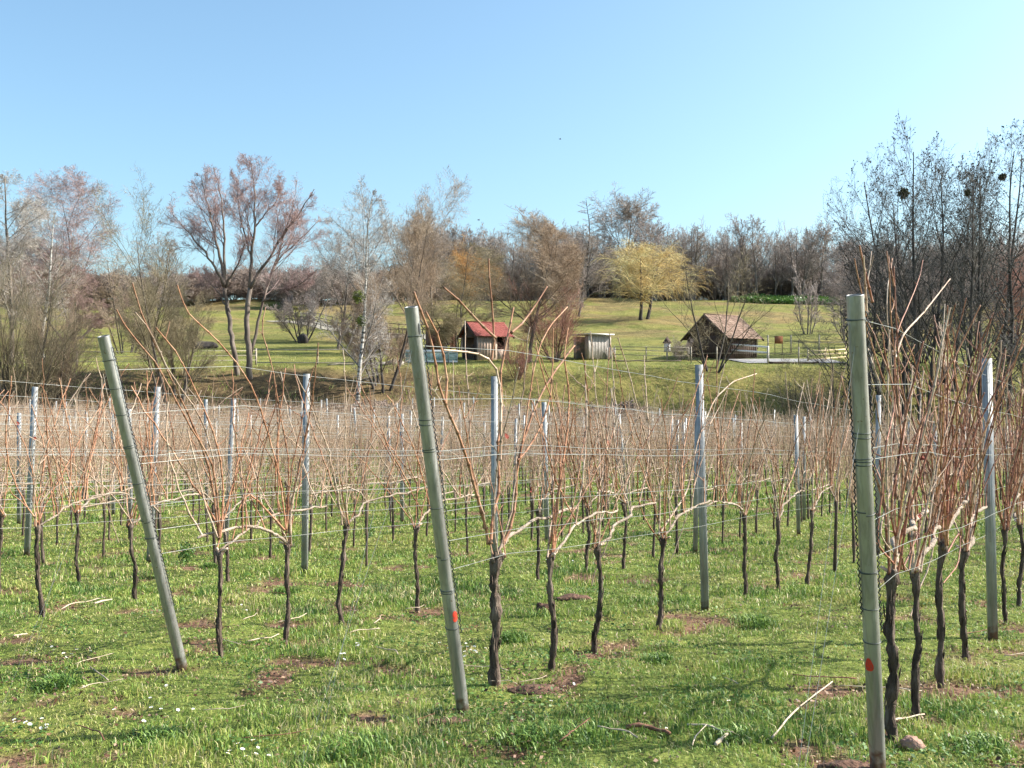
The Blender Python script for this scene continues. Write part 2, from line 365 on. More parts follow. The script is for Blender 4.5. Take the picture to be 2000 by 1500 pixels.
def groundmat():
    m, n, b = newmat('ground_turf'); L = n.links.new
    tc = nd(n, 'ShaderNodeTexCoord'); sep = nd(n, 'ShaderNodeSeparateXYZ'); L(tc.outputs['Object'], sep.inputs[0])
    def noise(sc_, det=4, rg=.6):
        t = nd(n, 'ShaderNodeTexNoise'); t.inputs['Scale'].default_value = sc_; t.inputs['Detail'].default_value = det; t.inputs['Roughness'].default_value = rg
        L(tc.outputs['Object'], t.inputs[0]); return t.outputs[0]
    def mix(f, a, bb):
        x = nd(n, 'ShaderNodeMix', data_type='RGBA'); L(f, x.inputs[0])
        L(a, x.inputs[6]); L(bb, x.inputs[7]); return x.outputs[2]
    def mr(v, a, c, smooth=True):
        x = nd(n, 'ShaderNodeMapRange', interpolation_type='SMOOTHSTEP'); L(v, x.inputs['Value'])
        x.inputs['From Min'].default_value = a; x.inputs['From Max'].default_value = c; return x.outputs[0]
    def mul(a, bb):
        x = nd(n, 'ShaderNodeMath', operation='MULTIPLY'); L(a, x.inputs[0]); L(bb, x.inputs[1]); return x.outputs[0]
    turf = ramp(n, [(.25, (.03, .035, .012)), (.42, (.07, .095, .022)), (.56, (.15, .175, .04)), (.75, (.25, .23, .085))]); L(noise(7, 8, .75), turf.inputs[0])
    soil = ramp(n, [(.3, (.07, .035, .022)), (.5, (.15, .085, .055)), (.75, (.26, .17, .12))]); L(noise(14, 8, .75), soil.inputs[0])
    mead = ramp(n, [(.25, (.09, .10, .026)), (.45, (.145, .15, .042)), (.6, (.195, .185, .058)), (.8, (.25, .205, .085))]); L(noise(.35, 8, .65), mead.inputs[0])
    dry = ramp(n, [(.3, (.14, .10, .045)), (.7, (.24, .19, .085))]); L(noise(.6, 6), dry.inputs[0])
    bank = ramp(n, [(.3, (.035, .025, .015)), (.46, (.10, .07, .038)), (.6, (.17, .12, .06)), (.75, (.26, .18, .095))]); L(noise(1.3, 8, .7), bank.inputs[0])
    bankg = ramp(n, [(.3, (.07, .06, .025)), (.5, (.15, .135, .04)), (.7, (.23, .18, .065))]); L(noise(1.3, 8, .7), bankg.inputs[0])
    tn = nd(n, 'ShaderNodeAttribute', attribute_name='tone')
    y_ = sep.outputs['Y']; x_ = sep.outputs['X']
    c = mix(tn.outputs['Fac'], turf.outputs[0], soil.outputs[0])
    farv = mix(mr(noise(.9, 5), .42, .62), turf.outputs[0], dry.outputs[0])
    c = mix(mr(y_, 24, 44), c, farv)
    pat = ramp(n, [(.40, (.62, .66, .6)), (.5, (1, 1, 1)), (.62, (1.18, 1.08, .95))]); L(noise(.22, 9, .72), pat.inputs[0])
    bk = mix(mr(x_, -8, 6), bank.outputs[0], bankg.outputs[0])
    c = mix(mr(y_, 51, 55), c, bk)
    md = mix(mul(mr(noise(.09, 5), .44, .60), mr(y_, 85, 125)), mead.outputs[0], dry.outputs[0])
    mm = nd(n, 'ShaderNodeMix', data_type='RGBA', blend_type='MULTIPLY'); mm.inputs[0].default_value = .8; L(md, mm.inputs[6]); L(pat.outputs[0], mm.inputs[7])
    c = mix(mr(y_, 70, 75), c, mm.outputs[2])
    L(c, b.inputs['Base Color']); b.inputs['Roughness'].default_value = .95; b.inputs['Specular IOR Level'].default_value = .1
    bp = nd(n, 'ShaderNodeBump'); bp.inputs['Strength'].default_value = .8; bp.inputs['Distance'].default_value = .05
    L(noise(9, 6, .7), bp.inputs['Height'])
    bp2 = nd(n, 'ShaderNodeBump'); bp2.inputs['Strength'].default_value = .7; bp2.inputs['Distance'].default_value = .35
    L(noise(1.6, 5, .6), bp2.inputs['Height']); L(bp.outputs[0], bp2.inputs['Normal'])
    L(bp2.outputs[0], b.inputs['Normal'])
    return m
tag(mb.build('ground', groundmat(), smooth=True), 'grassy vineyard floor, creek bank and rising meadow behind', None, None, 'structure')

def strip(name, pts, width, mat, dz=.03, label=None):
    """a path lying on the ground"""
    P = [Vector(p) for p in pts]; L_, R_ = [], []
    Q = []
    for a, b in zip(P[:-1], P[1:]):
        for i in range(12): Q.append(a.lerp(b, i / 12))
    Q.append(P[-1]); V = []
    for i, q in enumerate(Q):
        t = (Q[min(i + 1, len(Q) - 1)] - Q[max(i - 1, 0)]).normalized(); nn = Vector((-t.y, t.x))
        for s in (-1, -.33, .33, 1):
            p = q + nn * width / 2 * s; V.append((p.x, p.y, G(p.x, p.y) + dz))
    F = [[i * 4 + j, i * 4 + 4 + j, i * 4 + 5 + j, i * 4 + 1 + j] for i in range(len(Q) - 1) for j in range(3)]
    mb = MB(); mb.add(V, [F]); return tag(mb.build(name, mat), label, None, None, 'structure')

# ------------------------------------------------------------------ grass
rng = np.random.default_rng(7)
def grass_layer(n, y0, y1, p, hs, ws, seed, edge=.62):
    rng = np.random.default_rng(seed)
    u = rng.random(n)
    a = 2 - p                                     # density ~ y^-p over a wedge
    y = (y0 ** a + u * (y1 ** a - y0 ** a)) ** (1 / a)
    x = (rng.random(n) * 2 - 1) * (edge * y + .6)
    cl = fbm(x * 1.6, y * 1.6, 51, 3)             # clumps
    cl2 = fbm(x * .45, y * .45, 77, 2)
    keep = rng.random(n) > soilmask(x, y) * .93
    x, y, cl, cl2 = x[keep], y[keep], cl[keep], cl2[keep]; n = len(x)
    tuft = sst(.42, .82, cl)
    h = hs * (.35 + .9 * rng.random(n) ** 1.3) * (.85 + 1.2 * tuft)
    wd = (ws[0] + ws[1] * y) * (.6 + .8 * rng.random(n))
    z = g(x, y) + gmicro(x, y) - .012
    az = rng.random(n) * 2 * math.pi
    lean = (.25 + .9 * rng.random(n)) * (1 - .35 * tuft)
    az2 = rng.random(n) * 2 * math.pi
    d = np.stack([np.cos(az), np.sin(az), np.zeros(n)], -1)
    s = np.stack([np.cos(az2), np.sin(az2), np.zeros(n)], -1)
    B = np.stack([x, y, z], -1); up = np.array([0, 0, 1.])
    m1 = B + up * (h * .6)[:, None] + d * (h * .25 * lean)[:, None]
    tp = B + up * (h * (1 - .35 * lean))[:, None] + d * (h * .9 * lean)[:, None]
    sw = s * (wd / 2)[:, None]
    V = np.stack([B - sw, B + sw, m1 - sw * .8, m1 + sw * .8, tp], 1).reshape(-1, 3)
    b = (np.arange(n) * 5)[:, None]
    q = b + np.array([[0, 1, 3, 2]]); t = b + np.array([[2, 3, 4]])
    tone = .52 - .22 * tuft + (cl2 - .5) * .9 + (fbm(x * 3, y * 3, 19, 2) - .5) * .75 + rng.normal(0, .19, n)
    dead = rng.random(n) < .12 + .25 * sst(.55, .75, fbm(x * 1.7, y * 1.7, 88, 2))
    tone = np.where(dead, .85 + .15 * rng.random(n), np.clip(tone, 0, .84))
    return V, q, t, np.repeat(tone, 5)
mb = MB()
for args in ((330000, 2.4, 9, 1.0, .035, (.0022, .00045), 1), (240000, 8, 20, 1.2, .045, (.003, .0006), 2), (80000, 19, 42, 1.3, .09, (.005, .0008), 3)):
    V, q, t, tone = grass_layer(*args); mb.add(V, [q, t], tone)
tag(mb.build('grass', M['grass']), 'short tufty spring grass between the vine rows', 'grass', None, 'stuff')
# litter and low broad-leaved weeds
def litter(n, seed, wt, size, tone, name, mat, label, cat, lift):
    rng = np.random.default_rng(seed); u = rng.random(n); y = 2.4 * (20 / 2.4) ** u; x = (rng.random(n) * 2 - 1) * (.6 * y + .5)
    k = rng.random(n) < wt(x, y); x, y = x[k], y[k]; n = len(x)
    c = np.stack([x, y, g(x, y) + gmicro(x, y) + lift * rng.random(n)], -1)
    e = nrm(rng.normal(0, 1, (n, 3)) * np.array([1, 1, .35])); f = nrm(np.cross(e, rng.normal(0, .45, (n, 3)) + np.array([0, 0, 1.])))
    s = (size * (.5 + .9 * rng.random(n)) * (1 + y * .03))[:, None]
    V = np.stack([c - e * s, c + f * s * .55 + np.array([0, 0, .003]), c + e * s, c - f * s * .55], 1).reshape(-1, 3)
    mb = MB(); mb.add(V, [np.arange(n * 4).reshape(-1, 4)], np.repeat(np.clip(tone[0] + tone[1] * rng.random(n), 0, 1), 4))
    tag(mb.build(name, mat), label, cat, None, 'stuff')
M['litter'] = leafmat('dead_leaves', .1, [(0, (.06, .025, .015)), (.5, (.18, .085, .05)), (1, (.38, .26, .17))])
litter(60000, 61, lambda x, y: np.clip(.9 * soilmask(x, y) + .16 * rowprox(x, y) + .05 + .5 * sst(.62, .72, fbm(x * 2.2, y * 2.2, 43, 3)), 0, 1), .009, (0, 1), 'leaf_litter', M['litter'], 'brown dead leaves and bark crumbs between the grass', 'leaf litter', .018)
litter(90000, 62, lambda x, y: .9 * sst(.52, .66, fbm(x * 1.9, y * 1.9, 97, 3)), .0095, (.25, .75), 'ground_weeds', M['weed'], 'low broad-leaved weeds growing through the turf', 'weeds', .03)
# coarse grass and dead stems on the creek bank
rng = np.random.default_rng(33)
n = 60000
y = 51 + 50 * rng.random(n) ** 1.6; x = (rng.random(n) * 2 - 1) * .58 * y
k = fbm(x * .5, y * .5, 91, 3) > .40
x, y = x[k], y[k]; n = len(x)
h = (.10 + .36 * rng.random(n) ** 2) * np.where(y > 74, .45, 1); az = rng.random(n) * 6.28
d = np.stack([np.cos(az), np.sin(az), np.zeros(n)], -1); s = np.stack([-np.sin(az + 1), np.cos(az + 1), np.zeros(n)], -1) * .022
B = np.stack([x, y, g(x, y) - .03], -1)
T = B + d * (h * .6)[:, None] + np.array([0, 0, 1.]) * h[:, None]
mb = MB(); mb.add(np.stack([B - s, B + s, T], 1).reshape(-1, 3), [np.arange(n * 3).reshape(-1, 3)], np.repeat(np.clip(.62 + .4 * rng.normal(0, .5, n), .1, 1), 3))
tag(mb.build('bank_grass', M['grass']), 'rough olive and straw coloured grass on the creek bank', 'grass', None, 'stuff')

# ------------------------------------------------------------------ end posts (leaning steel pipes)
ORD = ['zeroth', 'first', 'second', 'third', 'fourth', 'fifth', 'sixth', 'seventh', 'eighth', 'ninth', 'tenth', 'eleventh', 'twelfth', 'thirteenth',
       'fourteenth', 'fifteenth', 'sixteenth', 'seventeenth', 'eighteenth', 'nineteenth', 'twentieth', 'twenty-first', 'twenty-second', 'twenty-third', 'twenty-fourth', 'twenty-fifth', 'twenty-sixth']
def ordn(i):
    if i < 21: return ORD[i]
    t, u = divmod(i, 10); T = ['', '', 'twent', 'thirt', 'fort', 'fift', 'sixt', 'sevent', 'eight', 'ninet'][t]
    return T + 'ieth' if u == 0 else T + 'y-' + ORD[u]

posts = [ (1, (357, 1308), (202, 657), 'left', 'leaning grey steel end post on the left, tilted most of the three', .5),
          (2, (905, 1393), (803, 600), 'middle', 'leaning grey steel end post in the middle with a red paint spot', None),
          (3, (1715, 1502), (1670, 577), 'right', 'nearest thick grey green steel end post at the right', None)]
POSTTOP = {}
for k, (bx, by), (tx, ty), nm, lab, _ in posts:
    x, y = hit(bx, by); D = rowdir(k)
    r = (tx - 1000) / FPX
    s = (x - r * y) / (D.x - r * D.y)
    B = Vector((x, y, G(x, y))); Yt = y - D.y * s
    T = Vector((x - D.x * s, Yt, CAMZ + (750 - ty) / FPX * Yt))
    ax = (T - B); L = ax.length; ax.normalize()
    root = empty('end_post', B); tag(root, lab, 'vineyard post', 'leaning steel end posts')
    q = ax.to_track_quat('Z', 'Y'); 
    def loc(h, ang=0, rad=0):
        return q @ Vector((rad * math.cos(ang), rad * math.sin(ang), h))
    R = .0298; mb = MB(); nn = 40
    # hollow pipe with an open top
    hs = [-.15] + list(np.linspace(0, L, 24))
    Po = np.array([loc(h) for h in hs]); mb.tubes(Po, np.full(len(hs), R), nn)
    Pi = np.array([loc(h) for h in (L - .18, L)]); mb.tubes(Pi[::-1], np.full(2, R - .003), nn)
    a = np.arange(nn) * 2 * math.pi / nn
    # rim ring
    rim = MB(); rp = [loc(L, t, R - .0015) for t in np.append(a, a[0])]
    mb.tubes(np.array(rp), np.full(nn + 1, .0022), 6)
    root_pipe = mb.build('pipe', M['post'], root, smooth=True)
    side = q.inverted() @ Vector((1, .0, 0)); a0 = math.atan2(side.y, side.x)
    # slot near the top
    if k == 2:
        mb = MB(); c = Vector(loc(L - .10, a0 - .62, R + .0012)); 
        sp = [loc(L - .10 + .03 * math.sin(t), a0 - .62 + .16 * math.cos(t), R + .0015) for t in np.linspace(0, 2 * math.pi, 16, endpoint=False)]
        mb.add(np.array(sp), [[list(range(16))]]); mb.build('slot', M['slot'], root)
    # wire bands wound round the pipe
    bands = {1: (.13, .28, .42, .60, .80, 1.02, 1.12), 2: (.13, .50, .52, .64, .90, 1.14, 1.30, 1.31, 1.48), 3: (.09, .50, .515, .60, .612, .80, 1.03, 1.17, 1.30)}[k]
    for bi, bd in enumerate(bands):
        mb = MB(); tt = np.linspace(0, 2 * math.pi * (1.0 if bi % 3 else 2.0), 40)
        P = [loc(L - bd + .004 * math.sin(t * .5 + bi) + .004 * t / 6, t + bi, R + .0018) for t in tt]
        mb.tubes(np.array(P), np.full(40, .0019), 5); mb.build('wire_band', M['darkwire'], root, smooth=True)
    # crimped strip hooked to the side
    for sgn, t0, t1 in ([(0, .06, L * .80)] if k != 3 else [(0, .06, L * .70), (1, .10, L * .66)]):
        mb = MB(); nz = int((t1 - t0) / .0125)
        an = a0 - .12 if sgn == 0 else a0 + math.pi + .12
        P = [loc(L - t0 - i * .0125, an, R + .004 + (.007 if i % 2 else 0) + .002 * math.sin(i * .13)) for i in range(nz)]
        mb.tubes(np.array(P), np.full(nz, .0026), 5); mb.build('crimped_strip', M['blackwire'], root)
    if k in (2, 3):
        mb = MB(); hh = {2: 1.42, 3: 1.385}[k]; an0 = {2: a0 - .72, 3: a0 + math.pi + .75}[k]
        pts = [loc(L - hh, an0, R + .0035)]
        for i in range(18):
            t = i / 18 * 2 * math.pi; rr = 1 + .12 * math.sin(3 * t + k)
            pts.append(loc(L - hh + .026 * rr * math.sin(t), an0 + .55 * rr * math.cos(t), R + .0012))
        mid = [loc(L - hh + .013 * math.sin(i / 18 * 2 * math.pi), an0 + .28 * math.cos(i / 18 * 2 * math.pi), R + .0018) for i in range(18)]
        pts[0] = loc(L - hh, an0, R + .002)
        mb.add(np.array(pts + mid), [[[0, 19 + i, 19 + (i + 1) % 18] for i in range(18)], [[19 + i, i + 1, (i + 1) % 18 + 1, 19 + (i + 1) % 18] for i in range(18)]])
        mb.build('paint_spot', M['redpaint'], root)
    # anchor wires from high on the post into the ground, away from the row
    for j, dd in enumerate((.95, 1.1)):
        e = Vector((x, y, 0)) - D * dd + Vector((D.y, -D.x, 0)) * (-.06 + .05 * j); e.z = G(e.x, e.y) - .03
        s0 = Vector(loc(L - .13 - .3 * j)) ; mb = MB()
        mb.tubes(np.array([s0, (s0 + (e - B)) / 2, e - B]), np.full(3, .0007), 4); mb.build('anchor_wire', M['wire'], root)
    POSTTOP[k] = (B, ax, L)

# ------------------------------------------------------------------ trellis stakes
def stake_mesh(h, seed):
    """rolled steel channel with hook notches down the right-hand edge"""
    W, Dp, t = .058, .038, .0024
    prof = [(-W/2, 0), (W/2, 0), (W/2, Dp), (W/2 - .015, Dp), (W/2 - .015, Dp - t), (W/2 - t, Dp - t), (W/2 - t, t), (-W/2 + t, t), (-W/2 + t, Dp - t), (-W/2 + .015, Dp - t), (-W/2 + .015, Dp), (-W/2, Dp)]
    mb = MB()
    Mx = Matrix(((0, 1, 0, 0), (0, 0, 1, 0), (1, 0, 0, 0), (0, 0, 0, 1)))
    mb.extrude(prof, -.1, h, Mx)
    # embossed rib on the face
    mb.extrude([(-.004, -.002), (.004, -.002), (.004, .0005), (-.004, .0005)], 0, h - .03, Mx)
    hooks = MB()
    i = 0; z = .45
    while z < h - .04:
        hooks.add([(W/2 + .0005, .004, z), (W/2 + .0005, .016, z - .004), (W/2 + .007, .016, z + .012), (W/2 + .007, .004, z + .016), (W/2 + .0005, .004, z + .022), (W/2 + .0005, .016, z + .018)],
                  [[[0, 1, 2, 3], [3, 2, 5, 4]]]); z += .055
    slots = MB()
    z = .5
    while z < h - .05:
        slots.box((W/2 + .0008, .020, z + .03), (.0012, .013, .026)); z += .055
    return mb.mesh('channel', M['stake']), hooks.mesh('hook', M['stake']), slots.mesh('slot', M['slot'])
SM = [stake_mesh(h, i) for i, h in enumerate((1.84, 1.9, 1.96))]
def add_stake(x, y, k, label, variant, rz, lean=(0, 0), detail=True, group='steel trellis stakes', sc_=1):
    z = G(x, y)
    if detail:
        r = empty('trellis_stake', (x, y, z), rz); tag(r, label, 'stake', group)
        a, b, c = SM[variant]
        link('channel', a, r); link('hooks', b, r); link('slots', c, r)
    else:
        r = link('trellis_stake', SM[variant][0], None, (x, y, z), rz); tag(r, label, 'stake', group)
    r.rotation_euler = (lean[0], lean[1], rz); r.scale = (1, 1, sc_)
    return r
stk = [ ((1940, 1248), 700, 'tall grey steel stake near the right edge behind the nearest vines'),
        ((1377, 1197), 712, 'steel stake with bright right edge, nearest one right of the middle post'),
        ((965, 1145), 735, 'blue grey steel stake directly behind the forked vine'),
        ((593, 1122), 730, 'bright steel stake between the left and middle leaning posts'),
        ((50, 1085), 755, 'pale leaning steel stake at the left edge of the vineyard'),
        ((290, 1102), 755, 'pale steel stake half hidden just behind the left leaning post'),
        ((1068, 1062), 785, 'thin steel stake a little right of the forked vine, further back'),
        ((1358, 1080), 795, 'steel stake standing close behind the nearest stake right of middle'),
        ((1560, 1045), 810, 'steel stake to the left of the right end post, one row back'),
        ((220, 1006), 805, 'slim white steel stake left of the left leaning post'),
        ((762, 1000), 812, 'slim steel stake just left of the middle leaning post'),
        ((403, 1012), 780, 'slim steel stake behind the first vine of the left row')]
random.seed(4)
stake_xy = []
for i, ((bx, by), ty, lab) in enumerate(stk):
    x, y = hit(bx, by); k = 1
    h = CAMZ + (750 - ty) / FPX * y - G(x, y)
    ln = {4: (0, .06), 5: (0, .05), 0: (0, -.02), 1: (0, -.025), 2: (0, 0.0)}.get(i, (random.uniform(-.03, .03), random.uniform(-.03, .03)))
    v = 1
    add_stake(x, y, k, lab, v, math.radians(-14 + random.uniform(-6, 6)), ln, True, sc_=h / 1.9); stake_xy.append((x, y))

# ------------------------------------------------------------------ vines
def wobble(n, amp, rg):
    s = np.cumsum(rg.normal(0, 1, (n, 3)), axis=0); s -= np.linspace(0, 1, n)[:, None] * s[-1] * .6
    return s * amp
def cane_pts(p0, d0, L, n, rg, up=.10, zig=.010, wig=.05):
    wig = wig * 1.5; bend = rg.normal(0, .035, 3) * np.array([1, .6, 0])
    p = np.array(p0, float); d = np.array(d0, float); d /= np.linalg.norm(d)
    P = [p.copy()]; st = L / (n - 1); side = nrm(np.cross(d, [0, 1, .01])[None])[0]
    for i in range(n - 1):
        d = d + bend + np.array([0, 0, up]) + rg.normal(0, wig, 3) * np.array([1, .6, .4]); d /= np.linalg.norm(d)
        p = p + d * st; P.append(p + side * zig * (1 if i % 2 else -1) * (.6 + .8 * rg.random()))
    return np.array(P)
def add_cane(mb, P, r0, r1, k=6, nodes=True, taper=1.0):
    """cane with swollen nodes"""
    n = len(P)
    if nodes:
        Q = []; R = []
        for i in range(n - 1):
            a, b = P[i], P[i + 1]; r = r0 + (r1 - r0) * (i / (n - 1)) ** taper
            Q += [a, a + (b - a) * .12, a + (b - a) * .5, a + (b - a) * .88]; R += [r * 1.5, r * 1.0, r * .92, r * 1.0]
        Q.append(P[-1]); R.append(r1 * 1.3)
        mb.tubes(np.array(Q), np.array(R), k, cap=True, c=.62)
        cc = np.full(len(Q) * k + 2, .62); ri = np.arange(len(Q)).repeat(k); cc[:len(Q) * k][ri % 4 == 0] = .05
        mb.C[-1] = cc
    else:
        mb.tubes(P, r0 + (r1 - r0) * np.linspace(0, 1, n), k)
def bud_spurs(mb, P, rg, r=.0018, p=.35):
    for i in range(2, len(P) - 1):
        if rg.random() < p:
            d = nrm(rg.normal(0, 1, 3)[None])[0]; d[2] = abs(d[2]) * .8 + .2
            L = rg.choice([.012, .02, .05, .09], p=[.45, .3, .15, .1])
            mb.tubes(np.array([P[i], P[i] + d * L * .6, P[i] + d * L + np.array([0, 0, L * .2])]), np.array([r * 1.3, r, r * .6]), 4)
def trunk_mesh(seed, h, r, side=10, seg=22):
    rg = np.random.default_rng(seed); mb = MB()
    z = np.linspace(-.06, h, seg); wx = wobble(seg, .006, rg); kk = np.array([1, 2, 3, 2, 1]) / 9.; wx = np.stack([np.convolve(np.pad(wx[:, a], 2, mode='edge'), kk, mode='valid') for a in range(3)], -1)
    ph = rg.random() * 6; amp = .002 + .005 * rg.random()
    P = np.stack([wx[:, 0] + amp * np.sin(z * 5 + ph) + (z / h) * rg.normal(0, .03), wx[:, 1] + amp * .7 * np.cos(z * 6 + ph), z], -1)
    P -= np.array([P[0, 0], P[0, 1], 0]) * 1
    R = r * (1.25 - .35 * np.clip(z / h, 0, 1) + .20 * rg.normal(0, 1, seg)); R = np.clip(R, r * .7, r * 1.6)
    R[-3] = r * 1.25; R[-2] = r * 1.65; R[-1] = r * 1.15
    R[0:2] = r * 1.35
    mb.tubes(P, R, side, cap=True)
    V = mb.V[0]; m = seg * side
    V[:m] += (rg.random((m, 3)) - .5) * r * .62
    # knobs at the head
    for _ in range(4):
        d = nrm(rg.normal(0, 1, 3)[None])[0] * np.array([1, .8, .3]); c = P[-2] + d * r * .6
        mb.tubes(np.array([c, c + d * r * 1.2 + np.array([0, 0, r * .8]), c + d * r * 2 + np.array([0, 0, r * 2])]), np.array([r * .8, r * .7, r * .35]), 7, cap=True)
    # peeling bark strips
    for _ in range(16):
        i = rg.integers(2, seg - 4); a = rg.random() * 6.28; o = np.array([math.cos(a), math.sin(a), 0]) * r * 1.1
        mb.tubes(np.array([P[i] + o, P[i + 1] + o * 1.2, P[i + 2] + o * (1.3 + .3 * rg.random())]), np.array([.0025, .0045, .001]), 3)
    return mb, P[-1]
CM = [M['cane'], M['cane2'], M['cane3'], M['cane']]

def vine_far_arrays(seed, k3=3):
    """trunk + cordon + shoots for a vine seen from afar, returned as three MB"""
    rg = np.random.default_rng(seed)
    h = .62 + .1 * rg.random(); t = MB(); z = np.linspace(-.05, h, 7)
    P = np.stack([.011 * np.sin(z * 6 + rg.random() * 6) + rg.normal(0, .004, 7), .01 * np.cos(z * 5), z], -1)
    t.tubes(P, .0155 * (1 + .15 * rg.normal(0, 1, 7)) * np.array([1.2, 1.1, 1, 1, .95, 1.1, 1.3]), 5, cap=True)
    c = MB(); s = rg.choice([-1, 1])
    zz = [h, h + .12, h + .19, h + .18, h + .15 + .03 * rg.random()]
    C = np.stack([np.array([0, .12, .3, .55, .85]) * s, .02 * rg.normal(0, 1, 5), zz], -1)
    c.tubes(C, np.linspace(.011, .007, 5), 4)
    sh = MB(); n = rg.integers(20, 28); PP = []; RR = []
    for i in range(n):
        u = rg.random()
        if i < n * .4: p0 = P[-1] + np.array([rg.normal(0, .03), rg.normal(0, .02), 0]); ang = rg.normal(0, .36)
        else:
            j = u * 3.99; a = int(j); p0 = C[a] + (C[a + 1] - C[a]) * (j - a); ang = rg.normal(0, .24)
        L = .75 + .6 * rg.random() if rg.random() < .8 else .3 + .4 * rg.random()
        q = cane_pts(p0, (math.sin(ang), rg.normal(0, .10), math.cos(ang)), L, 7, rg, .05, .008, .05)
        PP.append(q); r = .0042 + .002 * rg.random(); RR.append(np.linspace(r, r * .55, 7))
        for _q in range(rg.integers(0, 3)):
            m = q[rg.integers(2, 5)]; d = np.array([rg.choice([-1, 1]) * .8, rg.normal(0, .3), .6])
            PP.append(cane_pts(m, d, .15 + .3 * rg.random(), 7, rg, .08, .004, .1)); RR.append(np.linspace(.003, .0018, 7))
    sh.tubes(np.array(PP), np.array(RR), k3, c=rg.random(len(PP)))
    return t, c, sh

M['fcane'] = noisemat('massed_canes', [(.25, (.23, .13, .085)), (.5, (.38, .26, .18)), (.75, (.50, .41, .32))], 1.2, 3, .65, 0, 0, tone=.30, rnd=0)

random.seed(11)
vines = []      # (x, y, row, index, rz)
MEAS = {3: [(1745, 1440), (1790, 1390), (1840, 1335), (1888, 1285), (1963, 1215), (1990, 1180)],
        2: [(968, 1340), (1078, 1310), (1165, 1270), (1285, 1230), (1455, 1165), (1520, 1155), (1578, 1140), (1632, 1115)],
        1: [(432, 1282), (558, 1250), (668, 1218), (818, 1190), (1052, 1135), (1145, 1118), (1218, 1108)],
        0: [(85, 1210), (265, 1175), (445, 1140), (716, 1108), (912, 1082)]}
stakes_far = []
def inview(x, y, m=.05): return abs(x) < (.513 + m) * y + .3
YEND = 51.0
for k in range(3, -26, -1):
    D = rowdir(k); ang = math.atan2(D.y, D.x); O = roworg(k); idx_ = 0; t = .6
    if k in MEAS:
        for (px, py) in MEAS[k]:
            x, y = hit(px, py); vines.append((x, y, k, idx_, ang)); idx_ += 1
            t = (Vector((x, y, 0)) - O).dot(D)
        # the measured row's own line from here on
        O = Vector((x, y, 0)) - D * t
        t += .9
    cnt = 0
    ph = random.randint(0, 4)
    while True:
        x = O.x + D.x * t; y = O.y + D.y * t
        if y > YEND - 1.0 * math.sin(x * .2): break
        jx = random.gauss(0, .02); jt = random.gauss(0, .06)
        if inview(x, y) and random.random() > .03:
            vines.append((x + jx, y + jt, k, idx_, ang)); idx_ += 1
        cnt += 1
        if (cnt + ph) % (5 if y < 24 else 8) == 0:
            xs, ys_ = x + D.x * .35, y + D.y * .35
            if inview(xs, ys_) and all((xs - a) ** 2 + (ys_ - b) ** 2 > 2.2 ** 2 for a, b in stake_xy) and ys_ > 12:
                stakes_far.append((xs, ys_, k))
        t += .85
vines.sort(key=lambda v: v[0] ** 2 + v[1] ** 2)
HERO_N = 26; MID_N = 300
rowname = {3: 'the row at the right end post', 2: 'the row from the middle leaning post', 1: 'the row from the left leaning post', 0: 'the first row behind the left post'}
def vlabel(k, i, kind):
    if k in rowname: return f'bare {kind}grapevine, {ordn(i + 1)} along {rowname[k]}'
    return f'bare {kind}grapevine, {ordn(i + 1)} one in view along the {ordn(1 - k)} row behind the left post'

